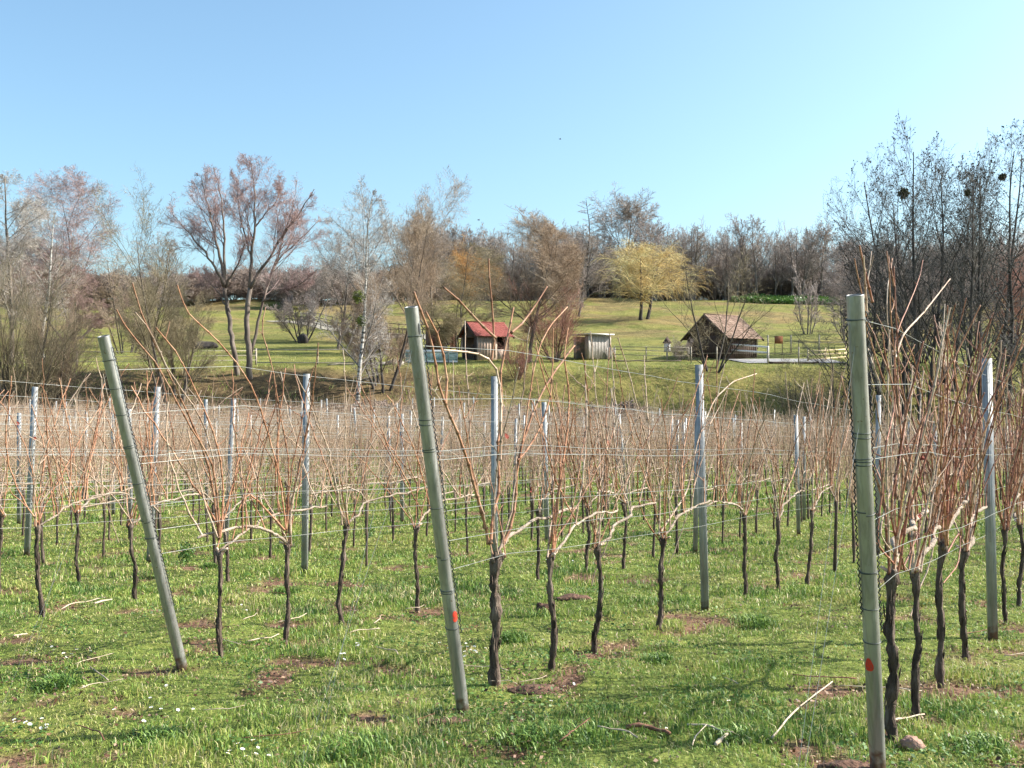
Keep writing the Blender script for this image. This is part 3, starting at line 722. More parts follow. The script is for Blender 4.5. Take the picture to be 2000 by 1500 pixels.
# hand-placed canes of the three vines nearest the end posts: picture points carried onto each vine's own trellis plane
HC = {
 (1, 0): [[(427, 1052), (420, 975), (405, 900), (357, 832), (320, 760), (285, 700), (240, 652), (212, 605)],
          [(429, 1055), (416, 960), (409, 905), (375, 820), (338, 740), (310, 680), (290, 630), (274, 590), (265, 552)],
          [(428, 1050), (418, 900), (395, 820), (352, 760), (318, 705), (300, 655), (262, 610)],
          [(430, 1050), (436, 960), (425, 880), (400, 800), (370, 745), (345, 690), (300, 640)],
          [(425, 1050), (400, 980), (385, 900), (372, 840)]],
 (1, 1): [[(558, 1035), (545, 930), (520, 840), (491, 760), (456, 706), (406, 650), (357, 610), (343, 557)],
          [(558, 1035), (565, 900), (548, 800), (530, 700), (505, 640), (515, 600)],
          [(556, 1035), (480, 950), (455, 1060)]],
 (2, 0): [[(957, 1062), (952, 1040), (930, 966), (909, 896), (880, 820), (867, 791), (852, 760), (849, 700), (834, 650), (806, 570)],
          [(985, 1060), (1003, 1015), (1008, 960), (1012, 900), (1030, 850), (1048, 790), (1078, 735), (1108, 697), (1125, 675)],
          [(1010, 930), (1022, 850), (1032, 760), (1040, 690), (1062, 640), (1100, 600)],
          [(957, 1062), (965, 1000), (985, 960), (978, 880), (992, 800), (985, 740), (1000, 650), (1012, 600)],
          [(978, 900), (976, 810), (972, 740), (962, 705), (930, 690), (860, 683)],
          [(962, 705), (966, 660), (958, 610), (950, 560), (946, 505)],
          [(966, 660), (935, 630), (905, 585), (880, 560)],
          [(1012, 900), (1045, 860), (1075, 780), (1085, 700), (1082, 640)],
          [(1000, 650), (1030, 625), (1050, 580), (1062, 560)],
          [(867, 791), (872, 740), (860, 690), (842, 650), (820, 610)]],
 (3, 0): [[(1762, 1112), (1752, 1040), (1760, 960), (1757, 880), (1748, 790), (1746, 700), (1738, 610), (1730, 540), (1731, 490)],
          [(1772, 1115), (1722, 1045), (1748, 975), (1765, 900), (1742, 850), (1722, 770), (1702, 680), (1695, 620), (1712, 560), (1722, 490)],
          [(1745, 900), (1750, 800), (1742, 700), (1750, 650), (1775, 600), (1800, 535), (1803, 508)],
          [(1748, 700), (1760, 655), (1800, 610), (1850, 545)],
          [(1700, 660), (1692, 610), (1675, 565), (1666, 505)],
          [(1692, 610), (1680, 550), (1672, 500)],
          [(1775, 1115), (1790, 1010), (1785, 900), (1812, 790), (1790, 700), (1765, 640), (1742, 580)],
          [(1765, 1115), (1735, 1000), (1750, 880), (1768, 800), (1748, 720), (1742, 640), (1742, 520)],
          [(1760, 1112), (1700, 1060), (1712, 960), (1700, 880), (1728, 780), (1705, 700), (1700, 650)],
          [(1770, 1112), (1800, 1030), (1815, 900), (1830, 780), (1812, 700)],
          [(1742, 560), (1738, 520), (1745, 505)],
          [(1700, 590), (1690, 540), (1676, 480)],
          [(1756, 1112), (1745, 1010), (1735, 900), (1740, 800), (1733, 690), (1722, 600), (1735, 530)]],
 (3, 2): [[(1850, 1080), (1870, 1030), (1862, 1100), (1830, 1138)],
          [(1850, 1055), (1840, 950), (1835, 850), (1848, 760), (1862, 690), (1852, 640)]],
 (2, 3): [[(1285, 1045), (1292, 960), (1270, 870), (1255, 800), (1240, 730), (1215, 660)],
          [(1287, 1045), (1345, 960), (1360, 860), (1395, 780), (1430, 745), (1478, 730)]],
 (2, 1): [[(1075, 1062), (1090, 950), (1105, 850), (1118, 760), (1100, 700), (1110, 640)]],
}
def pxplane(px, py, V0, D):
    """point where the picture ray meets the vertical plane of the row through V0"""
    n_ = Vector((D.y, -D.x, 0)); r = Vector(((px - 1000) / FPX, 1, (750 - py) / FPX))
    t = (V0 - Vector((0, 0, CAMZ))).dot(n_) / r.dot(n_)
    return Vector((0, 0, CAMZ)) + r * t

def hero_vine(x, y, k, i, ang, seed):
    rg = np.random.default_rng(seed)
    z = G(x, y); root = empty('grapevine', (x, y, z), ang)
    big = {(3, 0): .0195, (2, 0): .0215, (3, 1): .0135, (3, 2): .015, (3, 3): .014}.get((k, i), .0118 + .003 * rg.random())
    h = {(3, 0): .70, (2, 0): .68, (3, 1): .66, (3, 2): .74}.get((k, i), .62 + .1 * rg.random())
    mb, head = trunk_mesh(seed, h, big, 12 if y < 7 else 8, 24)
    mb.build('trunk', M['bark'], root, smooth=False)
    kind = 'thick dark-trunked ' if big > .018 else ''
    tag(root, vlabel(k, i, kind) if (k, i) != (2, 0) else 'thick forked grapevine behind the middle leaning post, first in its row', 'grapevine', 'bare vines in the vineyard')
    # tied-down arm
    fwd = rg.choice([1, 1, -1]); LA = .75 + .2 * rg.random()
    if k == 3: fwd = 1
    zz = h + np.array([0, .05, .10, .14, .15, .17, .16]) + rg.normal(0, .012, 7); xx = np.array([0, .10, .24, .42, .6, .8, 1.0]) * LA * fwd
    C = np.stack([xx + head[0], head[1] + rg.normal(0, .02, 7), zz], -1); C[0] = head
    CC = np.array([C[int(j)] + (C[min(int(j) + 1, 6)] - C[int(j)]) * (j - int(j)) for j in np.linspace(0, 6, 22)]) + rg.normal(0, .004, (22, 3))
    if k == 3:    # older woody arm, low along the wire
        r0 = .014
    else: r0 = .0075 + .003 * rg.random()
    mb = MB(); mb.tubes(CC, np.linspace(r0, r0 * .75, 22) * (1 + .18 * rg.normal(0, 1, 22)), 8, cap=True)
    mb.build('tied_arm', M['cordon'], root, smooth=True)
    # spurs / cut ends on the head
    for _ in range(rg.integers(1, 3)):
        d = nrm(rg.normal(0, 1, 3)[None])[0]; d[2] = .4; mb = MB()
        p = head + d * np.array([.02, .02, 0]); mb.tubes(np.array([p, p + d * .04]), np.array([.008, .007]), 7, cap=True)
        mb.build('cut_spur', M['cut'], root)
    inv = root.matrix_basis.inverted() if False else (Matrix.Translation((x, y, z)) @ Matrix.Rotation(ang, 4, 'Z')).inverted()
    D = rowdir(k)
    mats = [M['cane'], M['cane'], M['cane3']] if k != 3 else [M['cane'], M['cane2'], M['cane2'], M['cane3']]
    hand = HC.get((k, i), [])
    for hc in hand:
        W = []
        off = rg.normal(0, .02)
        for j, (px, py) in enumerate(hc):
            p = inv @ pxplane(px, py, Vector((x, y, 0)), D)
            W.append([p.x, p.y + off * min(j, 3) / 3 + rg.normal(0, .006), p.z])
        W = np.array(W); L = np.r_[0, np.cumsum(np.linalg.norm(np.diff(W, axis=0), axis=1))]
        n = max(5, int(L[-1] / .085)); tt = np.linspace(0, L[-1], n)
        # smooth resample
        Q = np.stack([np.interp(tt, L, W[:, a]) for a in range(3)], -1)
        Qs = Q.copy(); Qs[1:-1] = (Q[:-2] + 2 * Q[1:-1] + Q[2:]) / 4
        Qs[1::2, 0] += .004
        mb = MB(); r = (.0052 if k != 3 else .0032) + .0018 * rg.random()
        if (k, i) == (2, 0) and hand.index(hc) in (0, 1, 3): r = .0085
        add_cane(mb, Qs, r, r * .6, 7); bud_spurs(mb, Qs, rg, .0022)
        mb.build('shoot', mats[rg.integers(len(mats))], root, smooth=True)
    n = {3: 25, 2: 15, 1: 14}.get(k, 15) - len(hand)
    n = max(n, 5 if k == 3 else 3)
    for j in range(n):
        if rg.random() < .42 or (k == 2 and i == 0):
            p0 = head + np.array([rg.normal(0, .02), rg.normal(0, .015), -.01]); a = rg.normal(0, .36)
        else:
            p0 = CC[rg.integers(4, 21)]; a = rg.normal(0, .27)
        if k == 1: a -= .22
        L = (.85 + .5 * rg.random()) if rg.random() < .8 else .25 + .4 * rg.random()
        if k == 3: L *= 1.0
        L = min(L, 1.92 - p0[2] + .1 * rg.random())
        nn = max(5, int(L / .075))
        P = cane_pts(p0, (math.sin(a), rg.normal(0, .12), math.cos(a)), L, nn, rg, .035, .004, .045)
        mb = MB(); r = .0040 + .0022 * rg.random(); add_cane(mb, P, r, r * .6, 6); bud_spurs(mb, P, rg)
        if rg.random() < .55:
            q = P[rg.integers(2, nn - 1)]; d = (rg.choice([-1, 1]) * .7, rg.normal(0, .4), .6)
            P2 = cane_pts(q, d, .12 + .3 * rg.random(), 6, rg, .08, .003, .1); add_cane(mb, P2, r * .6, r * .35, 4)
        mb.build('shoot', mats[rg.integers(len(mats))], root, smooth=True)
    # a downward hooked cut cane now and then
    if rg.random() < .45:
        P = cane_pts(CC[rg.integers(6, 18)], (rg.normal(0, .5), .1, -.8), .3 + .15 * rg.random(), 6, rg, -.02, .003, .12)
        mb = MB(); add_cane(mb, P, .004, .003, 5); mb.build('hanging_cane', M['cane3'], root, smooth=True)
    # tendrils and the odd dead leaf
    for _ in range(3):
        c = np.array([rg.uniform(-.3, .9), rg.normal(0, .04), rg.uniform(.9, 1.7)]); tt = np.linspace(0, 9, 14); mb = MB()
        mb.tubes(np.stack([c[0] + tt * .006, c[1] + .008 * np.cos(tt), c[2] + .008 * np.sin(tt) + .003 * tt], -1), np.full(14, .0009), 3)
        mb.build('tendril', M['darkwire'], root)
    if rg.random() < .5:
        for _ in range(rg.integers(1, 3)):
            c = np.array([rg.uniform(-.2, .7), rg.normal(0, .03), rg.uniform(.8, 1.5)]); mb = MB()
            V = [c + np.array([math.cos(t) * .015 * (1 + .3 * math.cos(5 * t)), rg.normal(0, .006), math.sin(t) * .017]) for t in np.linspace(0, 6.28, 10, endpoint=False)]
            mb.add(V + [c + np.array([0, .008, 0])], [[[i2, (i2 + 1) % 10, 10] for i2 in range(10)]]); mb.build('dry_leaf', M['leaf_red'], root)

hero = [v for v in vines if v[1] < 12 and (v[2] >= 1 or v[1] < 10.5)][:HERO_N]
hs_ = set((v[2], v[3]) for v in hero)
for n, (x, y, k, i, ang) in enumerate(hero): hero_vine(x, y, k, i, ang, 100 + n * 7)
rest = [v for v in vines if (v[2], v[3]) not in hs_]
VAR = []
for s in range(14):
    t, c, sh = vine_far_arrays(500 + s, 4)
    VAR.append((t, c, sh, t.mesh('trunk', M['bark']), c.mesh('tied_arm', M['cordon']), sh.mesh('shoots', M['fcane'])))
cnt = {}
for n, (x, y, k, i, ang) in enumerate(rest[:MID_N - len(hero)]):
    v = VAR[(n * 5 + i) % 14]; flip = math.pi if random.random() < .5 else 0
    r = empty('grapevine', (x, y, G(x, y)), ang + flip); s = random.uniform(.92, 1.06); r.scale = (random.uniform(.9, 1.1), 1, s)
    tag(r, vlabel(k, i, ''), 'grapevine', 'bare vines in the vineyard')
    link('trunk', v[3], r); link('tied_arm', v[4], r); link('shoots', v[5], r)
    if n % 17 == 4:
        mb = MB(); c = Vector((random.uniform(-.3, .3), 0, random.uniform(.9, 1.5)))
        V = [c + Vector((math.cos(t) * .018, random.gauss(0, .01), math.sin(t) * .022)) for t in np.linspace(0, 6.28, 8, endpoint=False)]
        mb.add(V + [c + Vector((0, .01, 0))], [[[a, (a + 1) % 8, 8] for a in range(8)]]); mb.build('dry_leaf', M['leaf_red'], r)
farm = (MB(), MB(), MB())
for n, (x, y, k, i, ang) in enumerate(rest[MID_N - len(hero):]):
    v = VAR[(n * 5 + i) % 14]; a = ang + (math.pi if random.random() < .5 else 0); ca, sa = math.cos(a), math.sin(a); z = G(x, y)
    s = random.uniform(.9, 1.08)
    for j in range(3):
        src = v[j]; V = np.concatenate(src.V)
        W = np.stack([V[:, 0] * ca - V[:, 1] * sa + x, V[:, 0] * sa + V[:, 1] * ca + y, V[:, 2] * s + z], -1)
        farm[j].add(W, [], None); b0 = farm[j].n - len(V)
        o = 0
        for f in src.F: farm[j].F.append(f + b0)
        farm[j].C[-1] = np.clip(np.concatenate(src.C) * .8 + .1 + random.uniform(-.1, .1), 0, 1); farm[j].usec = True
fr = empty('distant_vines', (0, 0, 0)); tag(fr, 'massed bare grapevines filling the back of the vineyard', 'grapevines', None, 'stuff')
for j, (nm, mt) in enumerate((('trunks', M['bark']), ('tied_arms', M['cordon']), ('shoots', M['fcane']))):
    tag(farm[j].build(nm, mt, fr), None, None, None, 'stuff')
scount = {}
for n, (x, y, k) in enumerate(stakes_far):
    near = y < 20; scount[k] = q = scount.get(k, 0) + 1
    if k < 1: lab = f'slim steel stake, {ordn(q)} of the further ones in the {ordn(1 - k)} row behind the left post'
    else: lab = f'slim steel stake, {ordn(q)} of the further ones along the row from the {({3: "right end", 2: "middle leaning", 1: "left leaning"})[k]} post'
    add_stake(x, y, k, lab, n % 3, math.radians(-14 + random.uniform(-12, 10)), (random.gauss(0, .03), random.gauss(0, .03)), near, sc_=random.uniform(.93, 1.04))

# trellis wires, one set per row
HW = [.70, .84, .98, 1.22, 1.26, 1.50, 1.74]
random.seed(21)
for k in range(3, -24, -1):
    D = rowdir(k); O = roworg(k)
    if k in MEAS:
        x, y = hit(*MEAS[k][0]); O = Vector((x, y, 0)) - D * 1.0
    if k in POSTTOP: O = POSTTOP[k][0].copy(); O.z = 0
    root = empty('trellis_wires', (O.x, O.y, G(O.x, O.y)))
    nm = {3: 'on the right end post', 2: 'on the middle leaning post', 1: 'on the left leaning post', 0: 'of the first row behind the left post'}.get(k, f'of the {ordn(1 - k)} row behind the left post')
    tag(root, f'thin steel trellis wires {nm}', 'wires', 'trellis wires strung along the rows')
    T = max(6.0, (YEND - O.y) / D.y)
    if k == 3: T = 12
    for hi_, h in enumerate(HW if k > -8 else HW[1::2]):
        ts = np.concatenate([np.arange(0, min(T, 14), .45), np.arange(14, T, 2.2), [T]])
        X = O.x + D.x * ts; Y = O.y + D.y * ts
        off = (.028 if hi_ % 2 else -.028); X = X + D.y * off; Y = Y - D.x * off
        sag = -.02 * np.abs(np.sin(ts * math.pi / 4.6)) + np.array([random.gauss(0, .004) for _ in ts])
        P = np.stack([X - root.location.x, Y - root.location.y, g(X, Y) + h + sag - root.location.z], -1)
        if k in POSTTOP:
            B, ax, L = POSTTOP[k]; hh = min(h, L * .97); p0 = ax * hh
            P[0] = (p0.x, p0.y, p0.z)
        mb = MB(); mb.tubes(P, np.maximum(.0014, .00011 * Y), 4); mb.build('wire', M['wire'], root)

# ------------------------------------------------------------------ trees
def gradm(P):
    return nrm(np.gradient(P, axis=1))
def shrink(Q, L, env):
    """shorten branches so that their tips stay inside an uneven rounded crown"""
    if env is None: return Q, L
    C, E, sd = env
    def rad(p):
        best = None
        for c, e in zip(C, E):
            q = (p - c) / e; q[..., 2] = np.where(q[..., 2] < 0, q[..., 2] * .6, q[..., 2])
            an = np.arctan2(q[..., 1], q[..., 0])
            r = np.linalg.norm(q, axis=-1) / (.93 + .10 * np.sin(an * 3 + sd) + .07 * np.sin(q[..., 2] * 6 + sd * 2 + an))
            best = r if best is None else np.minimum(best, r)
        return best
    r1 = rad(Q[:, -1]); r0 = rad(Q[:, 0])
    jit = .88 + .17 * h2(np.arange(len(L)), np.full(len(L), len(L)), int(sd))
    f = np.where(r1 > jit, np.clip((jit - r0) / np.maximum(r1 - r0, 1e-3), .22, 1), 1)
    return Q[:, :1] + (Q - Q[:, :1]) * f[:, None, None], L * f
def spawn(P, R, Ln, n, t, lr, ang, up, wig, npts, rr, rmin, rg, shape='even', hang=0.0, env=None):
    """children for every branch in P (m,k,3) at once"""
    m, k, _ = P.shape
    u = (np.arange(n)[None, :] + rg.random((m, n))) / n
    tt = t[0] + (t[1] - t[0]) * u
    j = tt * (k - 1); a = np.minimum(j.astype(int), k - 2); f = (j - a)[..., None]
    ii = np.arange(m)[:, None]
    pos = P[ii, a] * (1 - f) + P[ii, a + 1] * f
    T = gradm(P); tan = nrm(T[ii, a] * (1 - f) + T[ii, a + 1] * f)
    rad = R[ii, a] * (1 - f[..., 0]) + R[ii, a + 1] * f[..., 0]
    rv = rg.normal(0, 1, (m, n, 3)); per = nrm(rv - (rv * tan).sum(-1, keepdims=True) * tan)
    an = np.radians(ang[0] + (ang[1] - ang[0]) * rg.random((m, n)))[..., None]
    d = nrm(tan * np.cos(an) + per * np.sin(an))
    if shape == 'round': sh = np.sqrt(np.clip(1 - (2 * u - .75) ** 2 * .75, .1, 1))
    elif shape == 'cone': sh = 1 - .72 * u
    elif shape == 'top': sh = .55 + .45 * u
    else: sh = 1 - .35 * u
    L = Ln[:, None] * (lr[0] + (lr[1] - lr[0]) * rg.random((m, n))) * sh
    pos = pos.reshape(-1, 3); d = d.reshape(-1, 3); L = L.reshape(-1); r0 = np.maximum(rad.reshape(-1) * rr, rmin)
    Q = np.zeros((len(L), npts, 3)); Q[:, 0] = pos; st = (L / (npts - 1))[:, None]
    for i in range(1, npts):
        d = d + rg.normal(0, wig, d.shape) + np.array([0, 0, 1.]) * (up / (npts - 1)) - np.array([0, 0, 1.]) * hang * (i / npts)
        d = nrm(d); Q[:, i] = Q[:, i - 1] + d * st
    Q, L = shrink(Q, L, env)
    RR = r0[:, None] * np.linspace(1, .4, npts)[None, :]; RR = np.maximum(RR, rmin * .6)
    return Q, RR, L
KINDS = {
 # stems, lean(deg), level specs (n, t, lr, ang, up, wig, npts, rr, shape, hang)
 'tall':   (1, 3,  [(22, (.18, 1), (.26, .46), (28, 58), .35, .08, 8, .42, 'round', 0), (9, (.22, 1), (.34, .58), (28, 56), .15, .10, 6, .55, 'even', 0), (8, (.15, 1), (.34, .58), (30, 62), .1, .10, 4, .6, 'even', 0), (5, (.2, 1), (.4, .7), (30, 65), .05, .09, 3, .7, 'even', 0)]),
 'round':  (1, 5,  [(20, (.2, 1), (.40, .62), (24, 58), .4, .08, 8, .5, 'round', 0), (10, (.25, 1), (.34, .58), (28, 56), .15, .10, 6, .55, 'even', 0), (9, (.15, 1), (.34, .56), (30, 62), .1, .10, 4, .6, 'even', 0), (5, (.2, 1), (.4, .7), (30, 65), .05, .09, 3, .7, 'even', 0)]),
 'spread': (6, 30, [(8, (.25, 1), (.32, .56), (18, 42), .3, .07, 8, .55, 'even', 0), (9, (.2, 1), (.34, .56), (26, 52), .15, .10, 6, .55, 'even', 0), (8, (.15, 1), (.34, .58), (30, 60), .1, .10, 4, .6, 'even', 0), (4, (.2, 1), (.4, .7), (30, 62), .05, .09, 3, .7, 'even', 0)]),
 'bush':   (10, 38, [(8, (.10, 1), (.35, .6), (18, 50), .3, .10, 6, .55, 'even', 0), (8, (.15, 1), (.4, .65), (20, 50), .2, .12, 5, .55, 'even', 0), (7, (.12, 1), (.45, .75), (20, 50), .1, .12, 3, .65, 'even', 0)]),
 'willow': (2, 12, [(16, (.22, 1), (.34, .58), (28, 64), .25, .10, 8, .5, 'round', 0), (10, (.2, 1), (.35, .6), (26, 60), .1, .12, 6, .55, 'even', .04), (12, (.15, 1), (.6, 1.25), (28, 66), 0, .08, 6, .45, 'even', .50)]),
 'alder':  (2, 7,  [(22, (.25, 1), (.24, .40), (30, 60), .5, .08, 8, .40, 'round', 0), (8, (.2, 1), (.34, .6), (28, 56), .2, .10, 6, .55, 'even', 0), (6, (.18, 1), (.36, .6), (28, 60), .1, .12, 4, .55, 'even', 0), (4, (.3, 1), (.45, .75), (20, 50), .05, .12, 3, .7, 'even', 0)]),
 'conifer':(1, 1,  [(60, (.12, .98), (.10, .20), (60, 85), .25, .06, 5, .25, 'cone', 0), (8, (.2, 1), (.3, .5), (30, 60), .3, .1, 4, .6, 'even', 0)]),
}
def tree_arrays(kind, H, Wd, seed, rmin, r0=None, dens=1.0, stems=None, catkins=0):
    rg = np.random.default_rng(seed); ns, lean, lv = KINDS[kind]
    r0 = r0 or H * .013
    if stems is None:
        P = []; n = 16
        for s in range(ns):
            az = s / ns * 2 * math.pi + rg.random() * 1.2; le = math.radians(lean * (.35 + .8 * rg.random()))
            d = np.array([math.cos(az) * math.sin(le), math.sin(az) * math.sin(le), math.cos(le)]); p = np.array([math.cos(az), math.sin(az), 0]) * (0 if ns == 1 else r0 * 1.3) + np.array([0, 0, -.25])
            L = H * (.84 + .16 * rg.random()) * (1 if kind != 'bush' else .5 + .5 * rg.random()); q = [p.copy()]
            for i in range(n - 1):
                d = d + rg.normal(0, .04, 3) + np.array([0, 0, .018]); d /= np.linalg.norm(d); p = p + d * L / (n - 1); q.append(p.copy())
            P.append(q)
        P = np.array(P); R = np.array([r0 * (1.15 - .97 * np.linspace(0, 1, n) ** .9) * (1 if ns == 1 else .62) for _ in range(ns)])
        R[:, 0] *= 1.3; Ln = np.full(ns, H); S = [(P, R)]
    else:
        S = []; Ln = []
        for q, ra, rb in stems:
            q = np.array(q, float); L = np.r_[0, np.cumsum(np.linalg.norm(np.diff(q, axis=0), axis=1))]; t = np.linspace(0, L[-1], 16)
            Q = np.stack([np.interp(t, L, q[:, a]) for a in range(3)], -1); Q[1:-1] = (Q[:-2] + Q[2:] + 2 * Q[1:-1]) / 4
            Q += rg.normal(0, .035, Q.shape); S.append((Q[None], np.linspace(ra, rb, 16)[None])); Ln.append(L[-1])
        P = np.concatenate([a for a, b in S]); R = np.concatenate([b for a, b in S]); Ln = np.array(Ln)
    R = np.maximum(R, rmin)
    levels = []; cp, cr, cl = P, R, Ln
    env = ([np.array([0, 0, H * .54])], [np.array([Wd / 2, Wd / 2, H * .46])], seed) if (stems is None and kind not in ('willow', 'conifer', 'bush')) else None
    if env: P, Ln = shrink(P, Ln, env); cp, cl = P, Ln
    if stems is not None:
        cp, cr, cl = P[1:], R[1:], Ln[1:]; env = Wd
    for (n, t, lr, ang, up, wig, npts, rr, shp, hang) in lv:
        n = max(2, int(round(n * (dens if len(levels) else dens ** .5))))
        cp, cr, cl = spawn(cp, cr, cl, n, t, lr, ang, up, wig, npts, rr, rmin, rg, shp, hang, env); levels.append((cp, cr))
    if stems is None:      # fit to the wanted size
        A = np.concatenate([x.reshape(-1, 3) for x, _ in levels] + [P.reshape(-1, 3)])
        lo = np.percentile(A, 2.5, axis=0); hi = np.percentile(A, 97.5, axis=0)
        if kind == 'willow': lo[2] = 0
        sx = Wd / max(hi[0] - lo[0], .1); sz = H / hi[2]
        sc3 = np.array([sx, (sx + sz) / 2 if kind != 'willow' else sx, sz])
        P = P * sc3; levels = [(x * sc3, r) for x, r in levels]
    return P, R, levels
def tree_meshes(kind, H, Wd, seed, rmin, mtr, mtw, r0=None, dens=1.0, stems=None, catkins=0):
    P, R, lv = tree_arrays(kind, H, Wd, seed, rmin, r0, dens, stems)
    rg = np.random.default_rng(seed + 1)
    tr = MB(); tr.tubes(P, R, 8, cap=True)
    L1, r1 = lv[0]
    cr = MB(); cr.tubes(L1, r1, 5, c=.0 + .12 * rg.random(len(L1)))
    for li, (x, r) in enumerate(lv[1:-1]): cr.tubes(x, r, 3, c=(.12 if li == 0 else .35) + (.2 if li == 0 else .45) * rg.random(len(x)))
    x, r = lv[-1]; cr.tubes(x, r, 3, c=rg.random(len(x)))
    if catkins:
        q = x[:, -1]; q = np.concatenate([q, x[:, 1]]); q = q[rg.random(len(q)) < catkins]
        m = len(q); s = (.03 + .045 * rg.random(m))[:, None]
        d = nrm(rg.normal(0, 1, (m, 3))); e = nrm(np.cross(d, rg.normal(0, 1, (m, 3))))
        V = np.stack([q - d * s, q + e * s * .6, q + d * s, q - e * s * .6 - np.array([0, 0, .03])], 1).reshape(-1, 3)
        cr.add(V, [np.arange(m * 4).reshape(-1, 4)], np.repeat(.1 * rg.random(m), 4))
    return tr.mesh('trunk', mtr, True), cr.mesh('crown', mtw)
def tree(name, label, kind, px, Y, top, wpx, mtr, mtw, seed, rmin=None, r0=None, dens=1.0, catkins=0, cat='tree', group=None, base=None):
    X = (px - 1000) / FPX * Y; z = G(X, Y) - .05; H = CAMZ + (750 - top) / FPX * Y - z; Wd = wpx / FPX * Y
    if kind in ('tall', 'round', 'spread') and Y < 130: dens *= 1.22
    a, b = tree_meshes(kind, H, Wd, seed, rmin or .00008 * Y, mtr, mtw, r0, dens, None, catkins)
    r = empty(name, (X, Y, z)); tag(r, label, cat, group); link('trunk', a, r); link('crown', b, r)
    return r

# the large double tree, limbs following the photograph
def limb(pts, Y, d0, d1, seed):
    rg = np.random.default_rng(seed); n = len(pts)
    return [tuple(at(px, py, Y + d0 + (d1 - d0) * i / (n - 1) + (rg.normal(0, .25) if 0 < i else 0))) for i, (px, py) in enumerate(pts)]
def big_tree(label, px, by, Y, limbs, seed, lobes):
    X = (px - 1000) / FPX * Y; z = G(X, Y); O = np.array([X, Y, z]); S = []
    for pts, d0, d1, ra, rb in limbs:
        q = np.array(limb(pts, Y, d0, d1, seed + len(S))) - O
        S.append((q, ra, rb))
    S[0][0][0][2] = -.3
    env = ([np.array(at(a, b, Y)) - O for a, b, c, d in lobes], [np.array([c * 1.22 / FPX * Y, c / FPX * Y * 1.4, d * 1.15 / FPX * Y]) for a, b, c, d in lobes], seed)
    a, b = tree_meshes('BIG', 15, env, seed, .0055, M['trunk'], TW['pink'], None, 1.0, S)
    r = empty('bare_tree', tuple(O)); tag(r, label, 'tree', None); link('trunk', a, r); link('crown', b, r)
KINDS['BIG'] = (1, 0, [(14, (.28, 1), (.22, .46), (20, 48), .35, .07, 8, .42, 'even', 0), (10, (.22, 1), (.36, .6), (26, 52), .15, .09, 6, .5, 'even', 0), (8, (.15, 1), (.36, .6), (28, 60), .1, .10, 4, .55, 'even', 0), (5, (.2, 1), (.42, .75), (28, 62), .05, .08, 3, .7, 'even', 0)])
big_tree('tall bare tree with three upright limbs, left half of the big pinkish pair', 464, 725, 71, [
    ([(464, 745), (463, 723), (455, 680), (449, 639), (443, 590), (438, 561)], 0, 0, .20, .14),
    ([(438, 561), (431, 540), (415, 512), (399, 490), (371, 458), (339, 420)], 0, -2, .11, .02),
    ([(438, 561), (435, 526), (420, 462), (410, 420), (403, 391), (392, 342)], 0, 1, .13, .02),
    ([(438, 561), (439, 520), (438, 476), (435, 409), (427, 356), (417, 325)], 0, 2.5, .12, .02),
    ([(438, 561), (455, 535), (470, 505), (477, 480), (470, 440)], 0, -2, .08, .02),
    ([(449, 610), (430, 575), (405, 545), (385, 540)], 0, 1.5, .06, .02)], 900, [(408, 400, 62, 88), (372, 455, 55, 75), (440, 450, 60, 95)])
big_tree('tallest bare tree with many fanned limbs, right half of the big pinkish pair', 488, 740, 70, [
    ([(488, 745), (486, 700), (481, 625), (485, 590), (489, 561)], 0, 0, .23, .16),
    ([(489, 561), (491, 497), (500, 441), (499, 400), (498, 374), (491, 321)], 0, 0, .13, .02),
    ([(489, 561), (505, 530), (523, 511), (540, 480), (555, 455), (594, 405), (613, 370)], 0, -2, .12, .02),
    ([(490, 690), (498, 656), (505, 620), (512, 589), (527, 540), (544, 504), (587, 469), (627, 427)], 0, 2, .12, .02),
    ([(512, 589), (530, 580), (551, 572), (594, 550), (620, 527)], 0, -1.5, .07, .02),
    ([(527, 540), (545, 500), (560, 440), (572, 400)], 1, 3, .08, .02),
    ([(500, 441), (520, 415), (537, 398), (551, 367)], 0, 1, .06, .015),
    ([(491, 497), (475, 455), (466, 400), (462, 350)], 0, -1, .07, .015)], 930, [(495, 375, 56, 78), (585, 420, 58, 80), (535, 450, 95, 90), (600, 510, 45, 50)])

tree('birch_tree', 'white-trunked birch standing in the creek left of the middle post', 'tall', 692, 63, 370, 150, M['trunk_birch'], TW['birch'], 12, dens=1.0, r0=.14, rmin=.0054)
tree('bare_tree', 'many-stemmed fan-shaped bare tree on the meadow at far left', 'spread', 140, 104, 383, 215, M['trunk_dark'], TW['pink'], 13, dens=1.35)
tree('bare_tree', 'slender many-stemmed tree between the left post and the big pair', 'spread', 342, 66, 440, 185, M['trunk'], TW['olive'], 14, dens=1.1, rmin=.0054)
tree('bare_tree', 'brownish multi-stemmed tree right of the white birch', 'spread', 748, 68, 408, 215, M['trunk_dark'], TW['tan'], 15, dens=1.15, rmin=.0054)
tree('bare_tree', 'slim upright bare tree just behind the brownish multi-stemmed one', 'round', 792, 90, 408, 95, M['trunk'], TW['tan'], 16)
tree('bare_tree', 'olive brown bare tree directly left of the red-roofed hut', 'spread', 893, 92, 478, 150, M['trunk_dark'], TW['olive'], 17)
tree('bare_tree', 'dense rounded tan tree rising behind the red-roofed hut', 'round', 1035, 79.5, 425, 165, M['trunk'], TW['tan'], 18, dens=1.25)
tree('bare_tree', 'open-crowned tall bare tree above the yellow willow', 'round', 1208, 188, 388, 120, M['trunk'], TW['grey'], 19, rmin=.025)
tree('bare_tree', 'thin grey tree with a narrow crown left of the olive brown one', 'round', 845, 100, 452, 90, M['trunk'], TW['grey'], 80)
